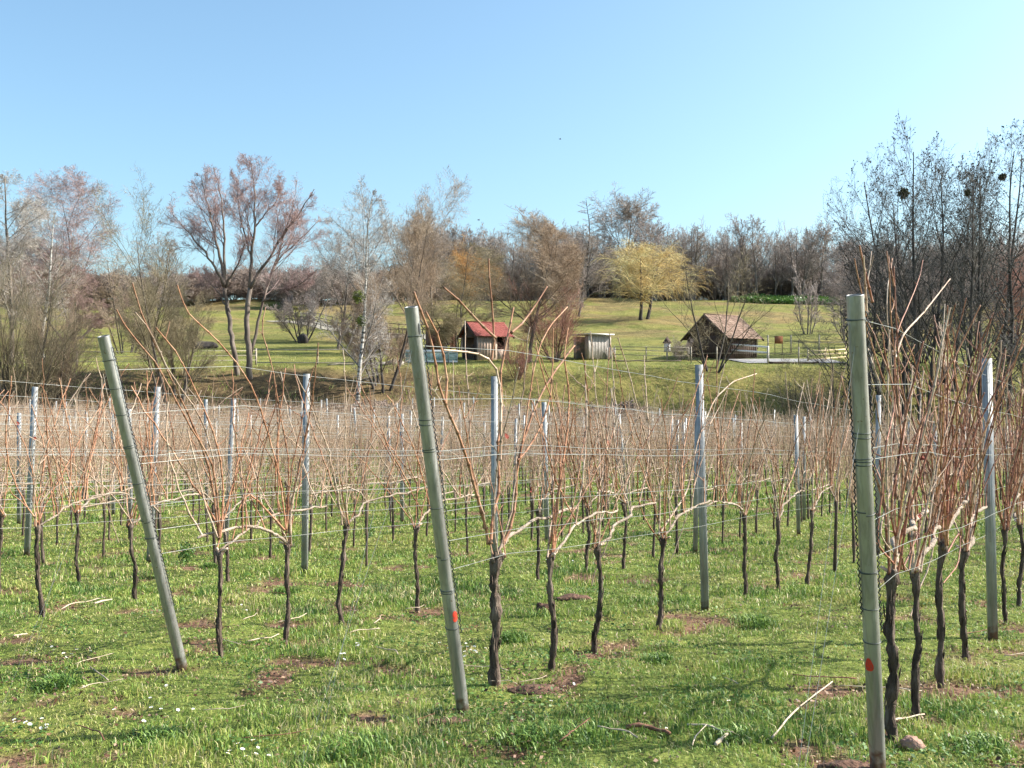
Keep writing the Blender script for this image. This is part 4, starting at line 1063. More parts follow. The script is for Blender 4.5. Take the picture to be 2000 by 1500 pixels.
tree('bare_tree', 'brown tree half hidden behind the birch', 'round', 660, 96, 455, 120, M['trunk'], TW['grey'], 81, dens=.8)
tree('bare_tree', 'low brown tree between the far-left fan-shaped tree and the left post', 'spread', 245, 92, 500, 110, M['trunk_dark'], TW['tan'], 82, dens=.7)
tree('bare_tree', 'slim brown tree between the dense tan tree and the wood edge', 'round', 1098, 120, 470, 80, M['trunk'], TW['mauve'], 84)
tree('bare_tree', 'dim brown tree between the alders and the brown-roofed barn', 'round', 1690, 88, 470, 130, M['trunk_dark'], TW['mauve'], 85)
tree('bare_tree', 'grey-brown tree rising behind the left leaning post', 'round', 300, 100, 462, 120, M['trunk_dark'], TW['grey'], 86, dens=.8)
tree('bare_tree', 'brown tree seen through the right side of the big pair', 'spread', 590, 110, 470, 140, M['trunk_dark'], TW['mauve'], 87, dens=.9)
tree('bare_tree', 'brownish tree with dense top, right of the slim upright one', 'round', 815, 110, 420, 90, M['trunk'], TW['tan'], 88)
tree('bare_tree', 'grey tree above the shed and left of the yellow willow', 'round', 1130, 150, 455, 100, M['trunk'], TW['grey'], 90)
tree('conifer_tree', 'thin dark spire-shaped tree at the wood edge left of the willow', 'conifer', 1148, 182, 402, 62, M['trunk_dark'], TW['mauve'], 20, rmin=.03, r0=.2)
tree('willow_tree', 'yellow weeping willow on the meadow behind the thatched barn', 'willow', 1258, 138, 480, 150, M['trunk_dark'], TW['willow'], 21, r0=.38, rmin=.014, dens=1.05)
tree('willow_tree', 'smaller orange-tinted willow between the hut and the wood', 'willow', 925, 150, 492, 95, M['trunk_dark'], TW['orange'], 22, rmin=.012, dens=1.0)
tree('bare_tree', 'spreading bare tree in front of the brown-roofed barn', 'spread', 1392, 72, 480, 200, M['trunk_dark'], TW['olive'], 23, rmin=.0054, dens=.55)
tree('bare_tree', 'pale tall bare tree at the far left edge of the picture', 'tall', 22, 76, 352, 150, M['trunk'], TW['birch'], 24, rmin=.0068)
tree('bare_tree', 'second pale thin tree, leaning over the left meadow', 'tall', 84, 80, 405, 110, M['trunk_birch'], TW['birch'], 25, rmin=.0068, dens=.8)
tree('shrub', 'tangled brown multi-stemmed shrub at left edge above the vines', 'bush', 35, 60, 500, 200, M['trunk_dark'], TW['olive'], 26, cat='shrub')
tree('shrub', 'brown bushy shrub right of the tangled left-edge shrub', 'bush', 100, 64, 560, 150, M['trunk_dark'], TW['tan'], 27, cat='shrub')
tree('shrub', 'red-brown shrub between the red hut and the grey shed', 'bush', 1085, 80, 560, 120, M['trunk_dark'], TW['red'], 28, cat='shrub')
tree('shrub', 'low shrub on the bank in front of the red hut', 'bush', 1010, 70, 665, 60, M['trunk_dark'], TW['red'], 29, cat='shrub', dens=.7)
tree('shrub', 'small dark bush beside the little shrine', 'bush', 1330, 82, 662, 50, M['trunk_dark'], TW['mauve'], 30, cat='shrub', dens=.7)
# alders at the right
AL = [('dark alder with a round mistletoe ball, tallest of the right-hand group', 1812, 60, 268, 200, 41),
      ('dark alder second from the right edge', 1905, 58, 290, 170, 42),
      ('dark alder at the right edge with reddish lower twigs', 1962, 61, 268, 160, 43),
      ('leftmost tall alder of the right-hand group, spreading low', 1742, 64, 345, 190, 44),
      ('alder cut off by the right border of the picture', 2020, 57, 285, 170, 45),
      ('shorter alder behind the right-hand group', 1860, 68, 330, 190, 46),
      ('alder filling the gap left of the tallest one', 1775, 66, 310, 170, 51), ('alder behind the two at the right edge', 1940, 67, 300, 190, 52), ('low wide alder at the left end of the group', 1700, 67, 430, 170, 53)]
for lab, px, Y, top, wpx, sd in AL:
    tree('alder_tree', lab, 'alder', px, Y, top, wpx, M['trunk_dark'], TW['dark'], sd, rmin=.0075, r0=.25, catkins=.30, dens=.82, group='dark alders along the creek')
tree('alder_tree', 'small thin alder left of the right end post, in front of the meadow', 'spread', 1640, 62, 545, 190, M['trunk_dark'], TW['dark'], 47, rmin=.0054, dens=.6, group='dark alders along the creek')
tree('shrub', 'reddish dense shrub at the right edge below the alders', 'bush', 1965, 75, 470, 190, M['trunk_dark'], TW['red'], 48, cat='shrub')
tree('shrub', 'grey-brown shrub behind the alders right of the end post', 'bush', 1800, 78, 500, 190, M['trunk_dark'], TW['mauve'], 49, cat='shrub')
tree('shrub', 'olive scrub in the creek bed left of the big alders', 'bush', 1560, 61, 700, 150, M['trunk_dark'], TW['olive'], 50, cat='shrub', dens=.7)

# far wood
FV = []
for s, (kd, wv) in enumerate((('tall', 5), ('round', 6.5), ('tall', 4.5), ('round', 5.5), ('spread', 6.5))):
    FV.append(tree_arrays(kd, 12.5, wv, 600 + s, .022, .17, .62))
FB = [tree_arrays('bush', 12.5, 16, 620 + s, .024, .14, .8) for s in range(3)]
rg = np.random.default_rng(5)
def wood(name, label, spots, mtw, kindlab='wood', hs=(1, 1), lib=None):
    lib = lib or FV
    tr, cr = MB(), MB()
    for x, y, s in spots:
        P, R, lv = lib[rg.integers(len(lib))]; a = rg.random() * 6.28; c_, s_ = math.cos(a), math.sin(a); z = G(x, y) - .1
        def T(Q):
            return np.stack([(Q[..., 0] * c_ - Q[..., 1] * s_) * s * hs[0] + x, (Q[..., 0] * s_ + Q[..., 1] * c_) * s * hs[0] + y, Q[..., 2] * s * hs[1] + z], -1)
        tr.tubes(T(P), R * s, 5); b = rg.random() * .5
        cr.tubes(T(lv[0][0]), lv[0][1], 3, c=b + .2)
        cr.tubes(T(lv[1][0]), lv[1][1], 3, c=np.clip(b + .4 * rg.random(len(lv[1][0])), 0, 1))
        q, r = lv[2]; cr.tubes(T(q[:, ::3]) if q.shape[1] == 4 else T(q[:, ::2]), r[:, ::3] if q.shape[1] == 4 else r[:, ::2], 3, c=np.clip(b + .5 * rg.random(len(q)), 0, 1))
    root = empty(name, (0, 0, 0)); tag(root, label, kindlab, None, 'stuff')
    tag(tr.build('trunks', M['trunk'], root), kind='stuff'); tag(cr.build('crowns', mtw, root), kind='stuff')
spots = []
for i in range(330):
    px = rg.uniform(820, 2080); Y = rg.choice([184, 188, 193, 199, 206, 214]) + rg.normal(0, 1.5)
    spots.append(((px - 1000) / FPX * Y, Y, rg.uniform(.80, 1.12)))
wood('far_wood', 'dense brown leafless wood along the far edge of the meadow', spots, TW['grey'])
spots = []
for i in range(150):
    px = rg.uniform(830, 2080); Y = rg.uniform(190, 212); spots.append(((px - 1000) / FPX * Y, Y, rg.uniform(.42, .62)))
wood('wood_understorey', 'thick brown undergrowth filling the far wood below its crowns', spots, TW['mauve'], 'undergrowth', (1, 1), FB)
spots = []
for i in range(170):
    px = rg.uniform(-60, 870); Y = rg.choice([172, 178, 184, 190]) + rg.normal(0, 1.5)
    spots.append(((px - 1000) / FPX * Y, Y, rg.uniform(.28, .44) * (.8 + .4 * vnoise(px / 90, Y))))
wood('far_hedge', 'low brown hedge of bare thicket on the left horizon', spots, TW['redm'], 'hedge', (1.2, 1), FB)
spots = []
for i in range(16):
    px = rg.uniform(1490, 2050); Y = rg.uniform(100, 125); spots.append(((px - 1000) / FPX * Y, Y, rg.uniform(.55, .75)))
wood('scrub_belt', 'belt of dark scrub behind the right-hand alders', [(p + 4, q, s) for p, q, s in spots if p > 40 or True and p > 30], TW['mauve'], 'scrub')
spots = []
for i in range(90):
    px = rg.uniform(-80, 2080); Y = rg.uniform(57, 64); spots.append(((px - 1000) / FPX * Y, Y, rg.uniform(.05, .13)))
wood('brambles', 'tangle of dead brambles along the creek at the foot of the bank', spots, TW['redm'], 'brambles', (1.6, 1), [tree_arrays('bush', 12.5, 16, 640 + q, .06, .10, .7) for q in range(3)])
for px, top, wp, sd, lab, kd in [(1278, 432, 75, 61, 'rounded tree emerging from the wood right above the willow', 'round'), (1352, 445, 60, 62, 'slightly taller tree emerging from the wood right of the willow', 'tall'),
        (1440, 425, 55, 63, 'left one of two pale thin trees standing above the wood', 'tall'), (1478, 422, 55, 64, 'right one of two pale thin trees standing above the wood', 'tall'),
        (1565, 438, 70, 65, 'feathery tree above the wood left of the alders', 'round'), (1605, 440, 60, 66, 'feathery tree above the wood closest to the alders', 'tall'),
        (1100, 452, 60, 67, 'tree at the wood edge right of the dense tan tree', 'round'), (868, 436, 60, 68, 'thin upright tree on the skyline left of the orange willow', 'tall'),
        (915, 445, 50, 69, 'thin upright tree on the skyline above the orange willow', 'tall'), (955, 462, 60, 70, 'lower skyline tree between orange willow and dense tan tree', 'round')]:
    tree('bare_tree', lab, kd, px, 180, top, wp, M['trunk'], TW['mauve'] if sd % 2 else TW['grey'], sd, rmin=.022, r0=.18, dens=.8, group='taller trees rising out of the far wood')
for px, top, wp, sd in [(610, 515, 90, 71), (560, 520, 80, 72)]:
    tree('shrub', 'low bare bush on the horizon ' + ('behind the white pole' if sd == 71 else 'right of the big pair of trees'), 'bush', px, 165, top, wp, M['trunk_dark'], TW['mauve'], sd, rmin=.02, cat='shrub')

# mistletoe balls
def ball(name, label, px, py, Y, rpx, mat, seed, cat='mistletoe', group=None):
    rg = np.random.default_rng(seed); R = rpx / FPX * Y; c = at(px, py, Y); n = 200
    d = nrm(rg.normal(0, 1, (n, 3))); L = R * (.55 + .5 * rg.random(n))
    t = np.linspace(0, 1, 4); Q = d[:, None, :] * (L[:, None] * t)[..., None]; Q[:, :, 2] -= .12 * R * t[None] ** 2
    mb = MB(); mb.tubes(Q, np.full((n, 4), .012), 3)
    q = Q[:, 2:, :].reshape(-1, 3); q = np.concatenate([q, q + rg.normal(0, R * .1, q.shape)]); m = len(q); e = nrm(rg.normal(0, 1, (m, 3))); f = nrm(np.cross(e, rg.normal(0, 1, (m, 3)))); s = .055
    mb.add(np.stack([q - e * s, q + f * s * .5, q + e * s, q - f * s * .5], 1).reshape(-1, 3), [np.arange(m * 4).reshape(-1, 4)])
    tag(mb.build(name, mat, None, loc=c), label, cat, group)
ball('mistletoe', 'dark round mistletoe ball high in the tallest right-hand alder', 1765, 376, 60, 11.5, M['nest'], 1)
ball('mistletoe', 'small dark clump in the alder second from the right edge', 1890, 376, 58, 6.5, M['nest'], 2)
ball('mistletoe', 'small dark mistletoe ball highest up near the right edge', 1958, 345, 61, 7.5, M['nest'], 3)
ball('mistletoe', 'yellow-green mistletoe clump high on the birch trunk', 700, 578, 63, 13, M['mistletoe'], 4)
ball('mistletoe', 'yellow-green mistletoe clump lower down beside the birch trunk', 706, 626, 63, 11, M['mistletoe'], 5)

# green strip of low plants before the far wood
rg = np.random.default_rng(77); n = 9000
px = rg.uniform(1430, 1760, n); Y = rg.uniform(172, 180, n); X = (px - 1000) / FPX * Y; h = rg.uniform(.05, .8, n) * (.6 + .8 * vnoise(X * .3, Y * .3))
c = np.stack([X, Y, g(X, Y) + h], -1); e = nrm(rg.normal(0, 1, (n, 3))); f = nrm(np.cross(e, rg.normal(0, 1, (n, 3)))); s = .22
mb = MB(); mb.add(np.stack([c - e * s, c + f * s, c + e * s, c - f * s], 1).reshape(-1, 3), [np.arange(n * 4).reshape(-1, 4)], np.repeat(rg.uniform(.3, 1, n), 4))
tag(mb.build('green_undergrowth', M['weed'], None), 'bright green strip of undergrowth at the foot of the far wood', 'undergrowth', None, 'stuff')

# ------------------------------------------------------------------ buildings
def house(name, label, px, Y, rot, W, D, eave, ridge, over, mats, cat, sink=.3, openings=()):
    """gabled building; local x = ridge direction, -y = front side, -x = gable shown at left"""
    X = (px - 1000) / FPX * Y; z = G(X, Y); r = empty(name, (X, Y, z), math.radians(rot)); tag(r, label, cat)
    wall, roof, gable = mats
    w2, d2 = W / 2, D / 2; t = .12
    def slabs(mat, nm, parts):
        mb = MB()
        for c, d in parts: mb.box(c, d)
        return mb.build(nm, mat, r)
    # walls with openings left out
    fr = MB(); o = [q for q in openings if q[0] == 'front']
    if o:
        _, x0, x1, z0, z1 = o[0]
        for a, b, c, d in ((-w2, x0, -sink, eave), (x1, w2, -sink, eave), (x0, x1, -sink, z0), (x0, x1, z1, eave)):
            if b - a > .02 and d - c > .02: fr.box(((a + b) / 2, -d2, (c + d) / 2), (b - a, t, d - c))
    else: fr.box((0, -d2, (eave - sink) / 2), (W, t, eave + sink))
    # vertical battens
    x = -w2 + .1
    while x < w2:
        if not o or not (o[0][1] < x < o[0][2]): fr.box((x, -d2 - t / 2 - .018, eave / 2), (.05, .035, eave - .06))
        x += .26
    fr.build('wall', wall, r)
    slabs(wall, 'wall', [((0, d2, (eave - sink) / 2), (W, t, eave + sink))])
    for sgn in (-1, 1):
        mb = MB(); og = [q for q in openings if q[0] == 'gable' and sgn < 0]
        xg = sgn * (w2 - t / 2)
        if og:
            _, y0, y1, z0, z1 = og[0]
            for a, b, c, d in ((-d2 + t / 2, y0, -sink, eave), (y1, d2 - t / 2, -sink, eave), (y0, y1, -sink, z0), (y0, y1, z1, eave)):
                if b - a > .02 and d - c > .02: mb.box((xg, (a + b) / 2, (c + d) / 2), (t, b - a, d - c))
        else: mb.box((xg, 0, (eave - sink) / 2), (t, D - t, eave + sink))
        V = [(xg - t / 2, -d2, eave), (xg - t / 2, d2, eave), (xg - t / 2, 0, ridge - .05), (xg + t / 2, -d2, eave), (xg + t / 2, d2, eave), (xg + t / 2, 0, ridge - .05)]
        mb.add(V, [[[0, 2, 1], [3, 4, 5]], [[0, 3, 5, 2], [1, 2, 5, 4], [0, 1, 4, 3]]])
        y = -d2 + .15
        while y < d2:
            hh = eave + (ridge - eave) * (1 - abs(y) / d2) - .1
            if not og or not (og[0][1] < y < og[0][2]): mb.box((sgn * (w2 + .012), y, hh / 2), (.03, .05, hh))
            y += .3
        mb.build('gable_wall', gable, r)
    sl = math.atan2(ridge - eave, d2); Ls = (d2 + over) / math.cos(sl)
    for sgn in (-1, 1):
        mb = MB(); nc = 12
        for i in range(nc):                          # overlapping courses
            a = i / nc * Ls; cx = a + Ls / nc / 2
            yy = sgn * cx * math.cos(sl); zz = ridge + .07 - cx * math.sin(sl)
            Mx = Matrix.Translation((0, yy, zz)) @ Matrix.Rotation(-sgn * (sl - .035), 4, 'X')
            k = 26
            for j in range(k):
                mb.box(((j + .5) / k * (W + 2 * over) - w2 - over, 0, random.uniform(0, .02)), ((W + 2 * over) / k - .012, Ls / nc * 1.12, .045), Mx)
        mb.build('roof_slope', roof, r)
    slabs(roof, 'ridge', [((0, 0, ridge + .11), (W + 2 * over, .16, .06))])
    # barge boards
    for sx_ in (-1, 1):
        for sgn in (-1, 1):
            mb = MB(); Mx = Matrix.Translation((sx_ * (w2 + over + .03), sgn * (Ls / 2) * math.cos(sl), ridge - .03 - Ls / 2 * math.sin(sl))) @ Matrix.Rotation(-sgn * sl, 4, 'X')
            mb.box((0, 0, 0), (.04, Ls, .16), Mx); mb.build('barge_board', gable, r)
    return r
random.seed(3)
house('garden_hut', 'small wooden hut with a red roof and open door on the bank', 948, 84, 30, 3.0, 2.7, 1.95, 2.95, .32, (M['wood_pale'], M['roof_red'], M['wood_dark']), 'hut', openings=(('front', .35, 1.2, .75, 1.75), ('gable', -.8, .8, 0, 1.7)))
house('barn', 'dark timber barn with a large brown shingle roof', 1410, 85.5, 37, 3.7, 4.4, 1.75, 3.5, .42, (M['wood_dark'], M['roof_brown'], M['wood_dark']), 'barn')
# annex behind the red hut
def boxbuild(name, label, cat, px, Y, rot, parts, sink=0):
    X = (px - 1000) / FPX * Y; r = empty(name, (X, Y, G(X, Y)), math.radians(rot)); tag(r, label, cat)
    for nm, mt, bs in parts:
        mb = MB()
        for c, d in bs: mb.box(c, d)
        mb.build(nm, mt, r)
    return r
boxbuild('low_shed', 'low red-brown board shed half hidden left of the hut', 'shed', 862, 96, 20, [('wall', M['brick'], [((0, 0, .8), (2.6, 2.0, 1.9))] + [((x, -1.02, .9), (.04, .04, 1.6)) for x in np.arange(-1.2, 1.3, .3)]), ('roof', M['roof_red'], [((0, -.55, 1.93), (3.0, 1.3, .07)), ((0, .6, 1.99), (3.0, 1.15, .07))])])
pl = [((x, -1.0, .95 + random.uniform(-.03, .03)), (.13, .05 + .02 * (i % 2), 1.95)) for i, x in enumerate(np.arange(-1.1, 1.15, .155))]
boxbuild('wooden_shed', 'weathered grey plank shed with a flat pale roof', 'shed', 1156, 84, 32, [('plank_wall', M['wood_grey'], pl), ('side_wall', M['wood_grey'], [((-1.1, -.72, .9), (.06, .4, 1.9)), ((-1.1, .85, .9), (.06, .4, 1.9)), ((1.1, 0, .9), (.06, 1.9, 1.9)), ((0, 1.0, .9), (2.2, .06, 1.9))]),
     ('roof', M['roof_pale'], [((0, 0, 2.0), (2.7, 2.7, .09))]), ('corner_post', M['wood_grey'], [((-1.1, -1.03, .95), (.12, .12, 1.98))]), ('corner_post', M['wood_grey'], [((1.12, -1.03, .95), (.12, .12, 1.98))])])
boxbuild('small_pen', 'little slatted pen leaning on the right side of the grey shed', 'pen', 1194, 83.5, 20, [('slats', M['wood_grey'], [((x, 0, .45), (.06, .03, 1.0)) for x in np.arange(-.35, .4, .14)]), ('rail', M['wood_grey'], [((0, .03, .75), (.9, .03, .07)), ((0, .03, .2), (.9, .03, .07))])])
# shrine-like bird house on a post
r = boxbuild('bird_house', 'little pointed white house on a post between shed and barn', 'bird house', 1303, 83, 15, [('post', M['wood_grey'], [((0, 0, .35), (.12, .12, .9))]), ('house_body', M['white'], [((0, 0, 1.0), (.40, .40, .75))]), ('opening', M['slot'], [((0, -.205, 1.05), (.16, .012, .22))])])
mb = MB(); mb.add([(-.3, -.3, 1.36), (.3, -.3, 1.36), (.3, .3, 1.36), (-.3, .3, 1.36), (0, 0, 1.95)], [[[0, 3, 2, 1]], [[0, 1, 4], [1, 2, 4], [2, 3, 4], [3, 0, 4]]]); mb.build('pointed_roof', M['wood_dark'], r)
# notice board
boxbuild('notice_board', 'orange brown notice board on two thin posts by the barn', 'sign', 1521, 88, 4, [('board', M['board'], [((0, 0, 1.30), (.72, .04, .66))]), ('leg', M['wood_darkrail'], [((-.33, .045, .75), (.05, .05, 1.8))]), ('leg', M['wood_darkrail'], [((.33, .045, .75), (.05, .05, 1.8))])])
# glass-fronted enclosure
boxbuild('glass_enclosure', 'low white framed enclosure with greenish glass beside the red hut', 'enclosure', 842, 79, 0, [
    ('top_cover', M['white'], [((0, .5, .99), (4.2, 1.0, .06))]), ('top_board', M['white'], [((0, -.07, .88), (4.2, .06, .20))]), ('base_rail', M['white'], [((0, -.05, .08), (4.2, .08, .14))]),
    ('pane', M['glass'], [((0, -.05, .46), (4.1, .02, .62))])] + [('frame_post', M['white'], [((x, -.05, .53), (.05, .07, .76))]) for x in (-2.07, -1.4, -.7, 0, .7, 1.4, 2.07)] + [('back_wall', M['wood_darkrail'], [((0, .95, .45), (4.2, .05, .9))])])
for px, py, nm in ((786, 682, 'left end of the glass enclosure'), (876, 680, 'right part of the glass enclosure')):
    Y = 78.8; c = at(px, py, Y); mb = MB(); z0 = G(c.x, c.y); mb.box((0, 0, .55), (.05, .05, 1.1)); mb2 = MB(); mb2.box((0, 0, 1.2), (.2, .08, .3))
    r = empty('marker_post', (c.x, c.y, z0)); tag(r, f'yellow topped marker post at the {nm}', 'marker'); mb.build('post', M['wood_rail'], r); mb2.build('cap', M['yellow'], r)

# fences
def fence(label, pts, Y, h, mat, rails, ph=.09, gap=2.2, name='fence', railr=.03, pmat=None):
    P = []
    for (px, yy) in pts: P.append(Vector(((px - 1000) / FPX * yy, yy, 0)))
    x0 = P[0]; r = empty(name, (x0.x, x0.y, G(x0.x, x0.y))); tag(r, label, 'fence')
    O = r.location
    Q = []
    for a, b in zip(P[:-1], P[1:]):
        n = max(1, int((b - a).length / gap))
        for i in range(n): Q.append(a.lerp(b, i / n))
    Q.append(P[-1])
    for q in Q:
        mb = MB(); z = G(q.x, q.y); mb.box((q.x - O.x, q.y - O.y, z - O.z + h / 2 - .1), (ph, ph, h + .2)); mb.build('post', pmat or mat, r)
    for rh in rails:
        mb = MB()
        mb.tubes(np.array([(q.x - O.x, q.y - O.y - ph * .6, G(q.x, q.y) - O.z + h * rh + random.gauss(0, .015)) for q in Q]), np.full(len(Q), railr), 6, cap=True); mb.build('rail', mat, r)
    return r
fence('dark post and rail fence on the near side of the hill track', [(545, 140), (640, 122), (720, 112), (810, 104)], 0, 1.15, M['wood_darkrail'], (.45, .9), gap=2.4, ph=.12, railr=.05)
fence('dark post and rail fence on the far side of the hill track', [(555, 150), (650, 131), (730, 120), (860, 110)], 0, 1.15, M['wood_darkrail'], (.45, .9), gap=2.6, ph=.12, railr=.05)
fence('pale post fence with two rails along the top of the left bank', [(500, 77), (620, 76), (700, 76), (790, 77)], 0, 1.2, M['wood_rail'], (.10, .93), gap=3.2, ph=.13, railr=.05)
fence('thin wire fence crossing the left meadow behind the vines', [(-20, 73), (150, 73), (330, 74), (500, 75.5)], 0, 1.15, M['wood_rail'], (.3, .6, .93), gap=3.4, ph=.10, railr=.022)
fence('rail fence between the grey shed and the barn', [(1200, 83), (1262, 82), (1345, 81)], 0, 1.15, M['wood_rail'], (.35, .7, .95), gap=1.5, ph=.09, railr=.03)
fence('thin posts and wire in front of the barn and the gravel yard', [(1350, 77), (1400, 77), (1500, 76.5), (1560, 76), (1660, 76)], 0, 1.35, M['wood_rail'], (.62,), gap=2.3, ph=.09, railr=.015)
fence('white two-rail fence beside the barn', [(1428, 83), (1500, 79.5)], 0, 1.3, M['white'], (.60, .95), gap=2.6, ph=.14, railr=.07, name='white_fence')
fence('wire fence on tall posts behind the gravel yard', [(1500, 90), (1545, 90), (1600, 90), (1700, 90)], 0, 1.6, M['wood_rail'], (.55,), gap=2.4, ph=.10, railr=.02)
fence('fresh yellow wooden rail fence at the right end of the gravel yard', [(1578, 80), (1612, 81), (1652, 83)], 0, 1.1, M['wood_yellow'], (.2, .5, .8), gap=1.6, ph=.10, railr=.05)
fence('thin dark fence low on the slope behind the barn', [(1480, 96), (1560, 94), (1660, 92)], 0, 1.0, M['wood_darkrail'], (.8,), gap=3, ph=.06, railr=.02)
boxbuild('field_gate', 'small grey gate on the hill track', 'gate', 594, 138, 0, [('upright', M['wood_grey'], [((-.45, 0, .6), (.1, .1, 1.3))]), ('upright', M['wood_grey'], [((.45, 0, .6), (.1, .1, 1.3))]), ('bars', M['wood_grey'], [((x, 0, .6), (.06, .05, 1.0)) for x in (-.2, 0, .2)] + [((0, 0, 1.05), (.8, .05, .08)), ((0, 0, .2), (.8, .05, .08))])])
boxbuild('white_pole', 'white pole standing on the hill crest', 'pole', 609, 170, 0, [('shaft', M['white'], [((0, 0, 1.6), (.22, .22, 3.4))]), ('cap', M['white'], [((0, 0, 3.35), (.4, .4, .18))])])
fence('long pale horizontal rail on short posts across the left meadow', [(110, 138), (170, 138), (232, 138)], 0, .9, M['wood_rail'], (1.0,), gap=3.6, ph=.10, railr=.05, name='low_rail')
# logs on the ground edge at the yard and near the hut
def logthing(name, label, cat, p0, p1, r, mat, k=9, bend=.0, seed=0, cap=True):
    rg = np.random.default_rng(seed); a, b = Vector(p0), Vector(p1); n = 9; t = np.linspace(0, 1, n)[:, None]
    P = (1 - t) * np.array(b - a)[None] * 0 + t * np.array(b - a)[None]
    side = np.array([-(b - a).y, (b - a).x, 0]); side = side / (np.linalg.norm(side) + 1e-6)
    P = P + side[None] * (np.sin(t * math.pi) * bend) + rg.normal(0, r * .25, P.shape)
    P[:, 2] += abs(bend) * .25 * np.sin(t[:, 0] * math.pi * 1.5) ** 2
    mb = MB(); mb.tubes(P, r * (1.1 - .4 * t[:, 0]) * (1 + .12 * rg.normal(0, 1, n)), k, cap=cap)
    tag(mb.build(name, mat, None, smooth=True, loc=a), label, cat); return a
def gpt(px, py, dz=0, Y=None):
    if Y is None:
        x, y = hit(px, py)
    else: x, y = (px - 1000) / FPX * Y, Y
    return (x, y, G(x, y) + float(gmicro(x, y)) * (y < 40) + dz)
strip('gravel_yard', [((1440 - 1000) / FPX * 80, 80.2), ((1530 - 1000) / FPX * 81, 80.6), ((1640 - 1000) / FPX * 80, 80.4)], 5.2, M['gravel'], .06, 'grey gravel yard beside the barn')
logthing('log', 'dark timber log edging the front of the gravel yard', 'log', gpt(1500, 0, .06, 77.4), gpt(1600, 0, .06, 77.4), .10, M['wood_dark'], 8, .1, 3)
logthing('log', 'thin fallen pole on the grass between shed and barn', 'log', gpt(1195, 0, .08, 80), gpt(1330, 0, .05, 80.5), .06, M['wood_darkrail'], 6, .1, 4)
logthing('log', 'pale fallen pole on the left bank below the birch fence', 'log', gpt(640, 0, .1, 75), gpt(735, 0, .12, 75.5), .07, M['wood_rail'], 6, .2, 5)
def rock(name, label, cat, loc, d, mat, seed, sub=3):
    import bmesh
    rg = np.random.default_rng(seed); bm = bmesh.new(); bmesh.ops.create_icosphere(bm, subdivisions=sub, radius=1)
    for v in bm.verts:
        c = v.co; f = 1 + .28 * (vnoise(c.x * 1.6 + seed, c.y * 1.6 + c.z * 2, seed) - .5) * 2 + .10 * (vnoise(c.x * 5, c.y * 5 + c.z * 4, seed + 3) - .5) * 2
        v.co = Vector((c.x * d[0] * f, c.y * d[1] * f, c.z * d[2] * f))
    me = bpy.data.meshes.new(name); bm.to_mesh(me); bm.free(); me.materials.append(mat)
    for p in me.polygons: p.use_smooth = True
    o = bpy.data.objects.new(name, me); col.objects.link(o); o.location = loc; tag(o, label, cat); return o
rock('rock', 'larger pale boulder at the top of the eroded bank', 'rock', gpt(772, 0, .15, 74.5), (.62, .4, .38), M['stone'], 1)
rock('rock', 'flatter pale rock left of the larger boulder on the bank', 'rock', gpt(750, 0, .1, 74.8), (.5, .35, .22), M['stone'], 2)
rock('tree_stump', 'dark stump on the shaded meadow behind the big pair of trees', 'stump', gpt(591, 0, .3, 108), (.6, .6, .9), M['trunk_dark'], 3)
rock('brush_heap', 'dark heap of cuttings on the left meadow', 'heap', gpt(392, 0, .2, 96), (1.6, .8, .5), M['trunk_dark'], 4)
strip('hill_track', [((540 - 1000) / FPX * 145, 145), ((645 - 1000) / FPX * 126, 126), ((725 - 1000) / FPX * 116, 116), ((880 - 1000) / FPX * 104, 104)], 3.4, M['path'], .06, 'pale track climbing the hill between two fences')
strip('meadow_path', [((120 - 1000) / FPX * 172, 172), ((230 - 1000) / FPX * 172, 172), ((330 - 1000) / FPX * 170, 170)], 1.3, M['path'], .08, 'pale path below the hedge on the left')
strip('wood_path', [((1130 - 1000) / FPX * 181, 181), ((1400 - 1000) / FPX * 181, 181), ((1700 - 1000) / FPX * 181, 181)], .8, M['path'], .08, 'thin pale path along the wood edge')

# ------------------------------------------------------------------ debris and small plants on the vineyard floor
rock('stone', 'round reddish stone at the foot of the thick right-hand vine', 'stone', gpt(1778, 1452, .012), (.05, .045, .035), M['redstone'], 11)
rock('soil_clod', 'mossy soil clod at the foot of the right end post', 'soil', gpt(1660, 1494, -.01), (.12, .07, .035), M['soil'], 12)
rock('molehill', 'small brown earth mound right of the forked vine', 'molehill', gpt(1062, 1192, .01), (.07, .06, .055), M['soil'], 13)
rock('molehill', 'low spread of crumbled earth between two vines of the middle row', 'molehill', gpt(1118, 1170, 0), (.14, .08, .035), M['soil'], 14)
rock('molehill', 'flat patch of turned earth in front of the first forked vine', 'molehill', gpt(1040, 1350, -.01), (.13, .07, .03), M['soil'], 15)
rock('molehill', 'earth patch left of the foot of the middle leaning post', 'molehill', gpt(880, 1412, -.01), (.10, .06, .028), M['soil'], 16)
logthing('fallen_cane', 'long straight pale cane lying left of the right end post', 'stick', gpt(1508, 1446, .02), gpt(1626, 1352, .05), .0042, M['stick'], 7, .02, 21)
logthing('fallen_cane', 'pale bent cane in the small heap at bottom right', 'stick', gpt(1342, 1424, .03), gpt(1432, 1442, .03), .0042, M['stick'], 7, .02, 22)
logthing('fallen_cane', 'short pale piece under the bent cane in the small heap', 'stick', gpt(1398, 1458, .02), gpt(1424, 1438, .03), .008, M['stick'], 7, .0, 23)
logthing('fallen_cane', 'thin grey twig poking out left of the small heap', 'stick', gpt(1352, 1462, .02), gpt(1380, 1430, .03), .003, M['stick'], 6, .01, 24)
logthing('bark_stick', 'rough dark brown piece of vine wood at bottom centre right', 'stick', gpt(1222, 1426, .02), gpt(1308, 1438, .025), .010, M['brownstick'], 8, .03, 25)
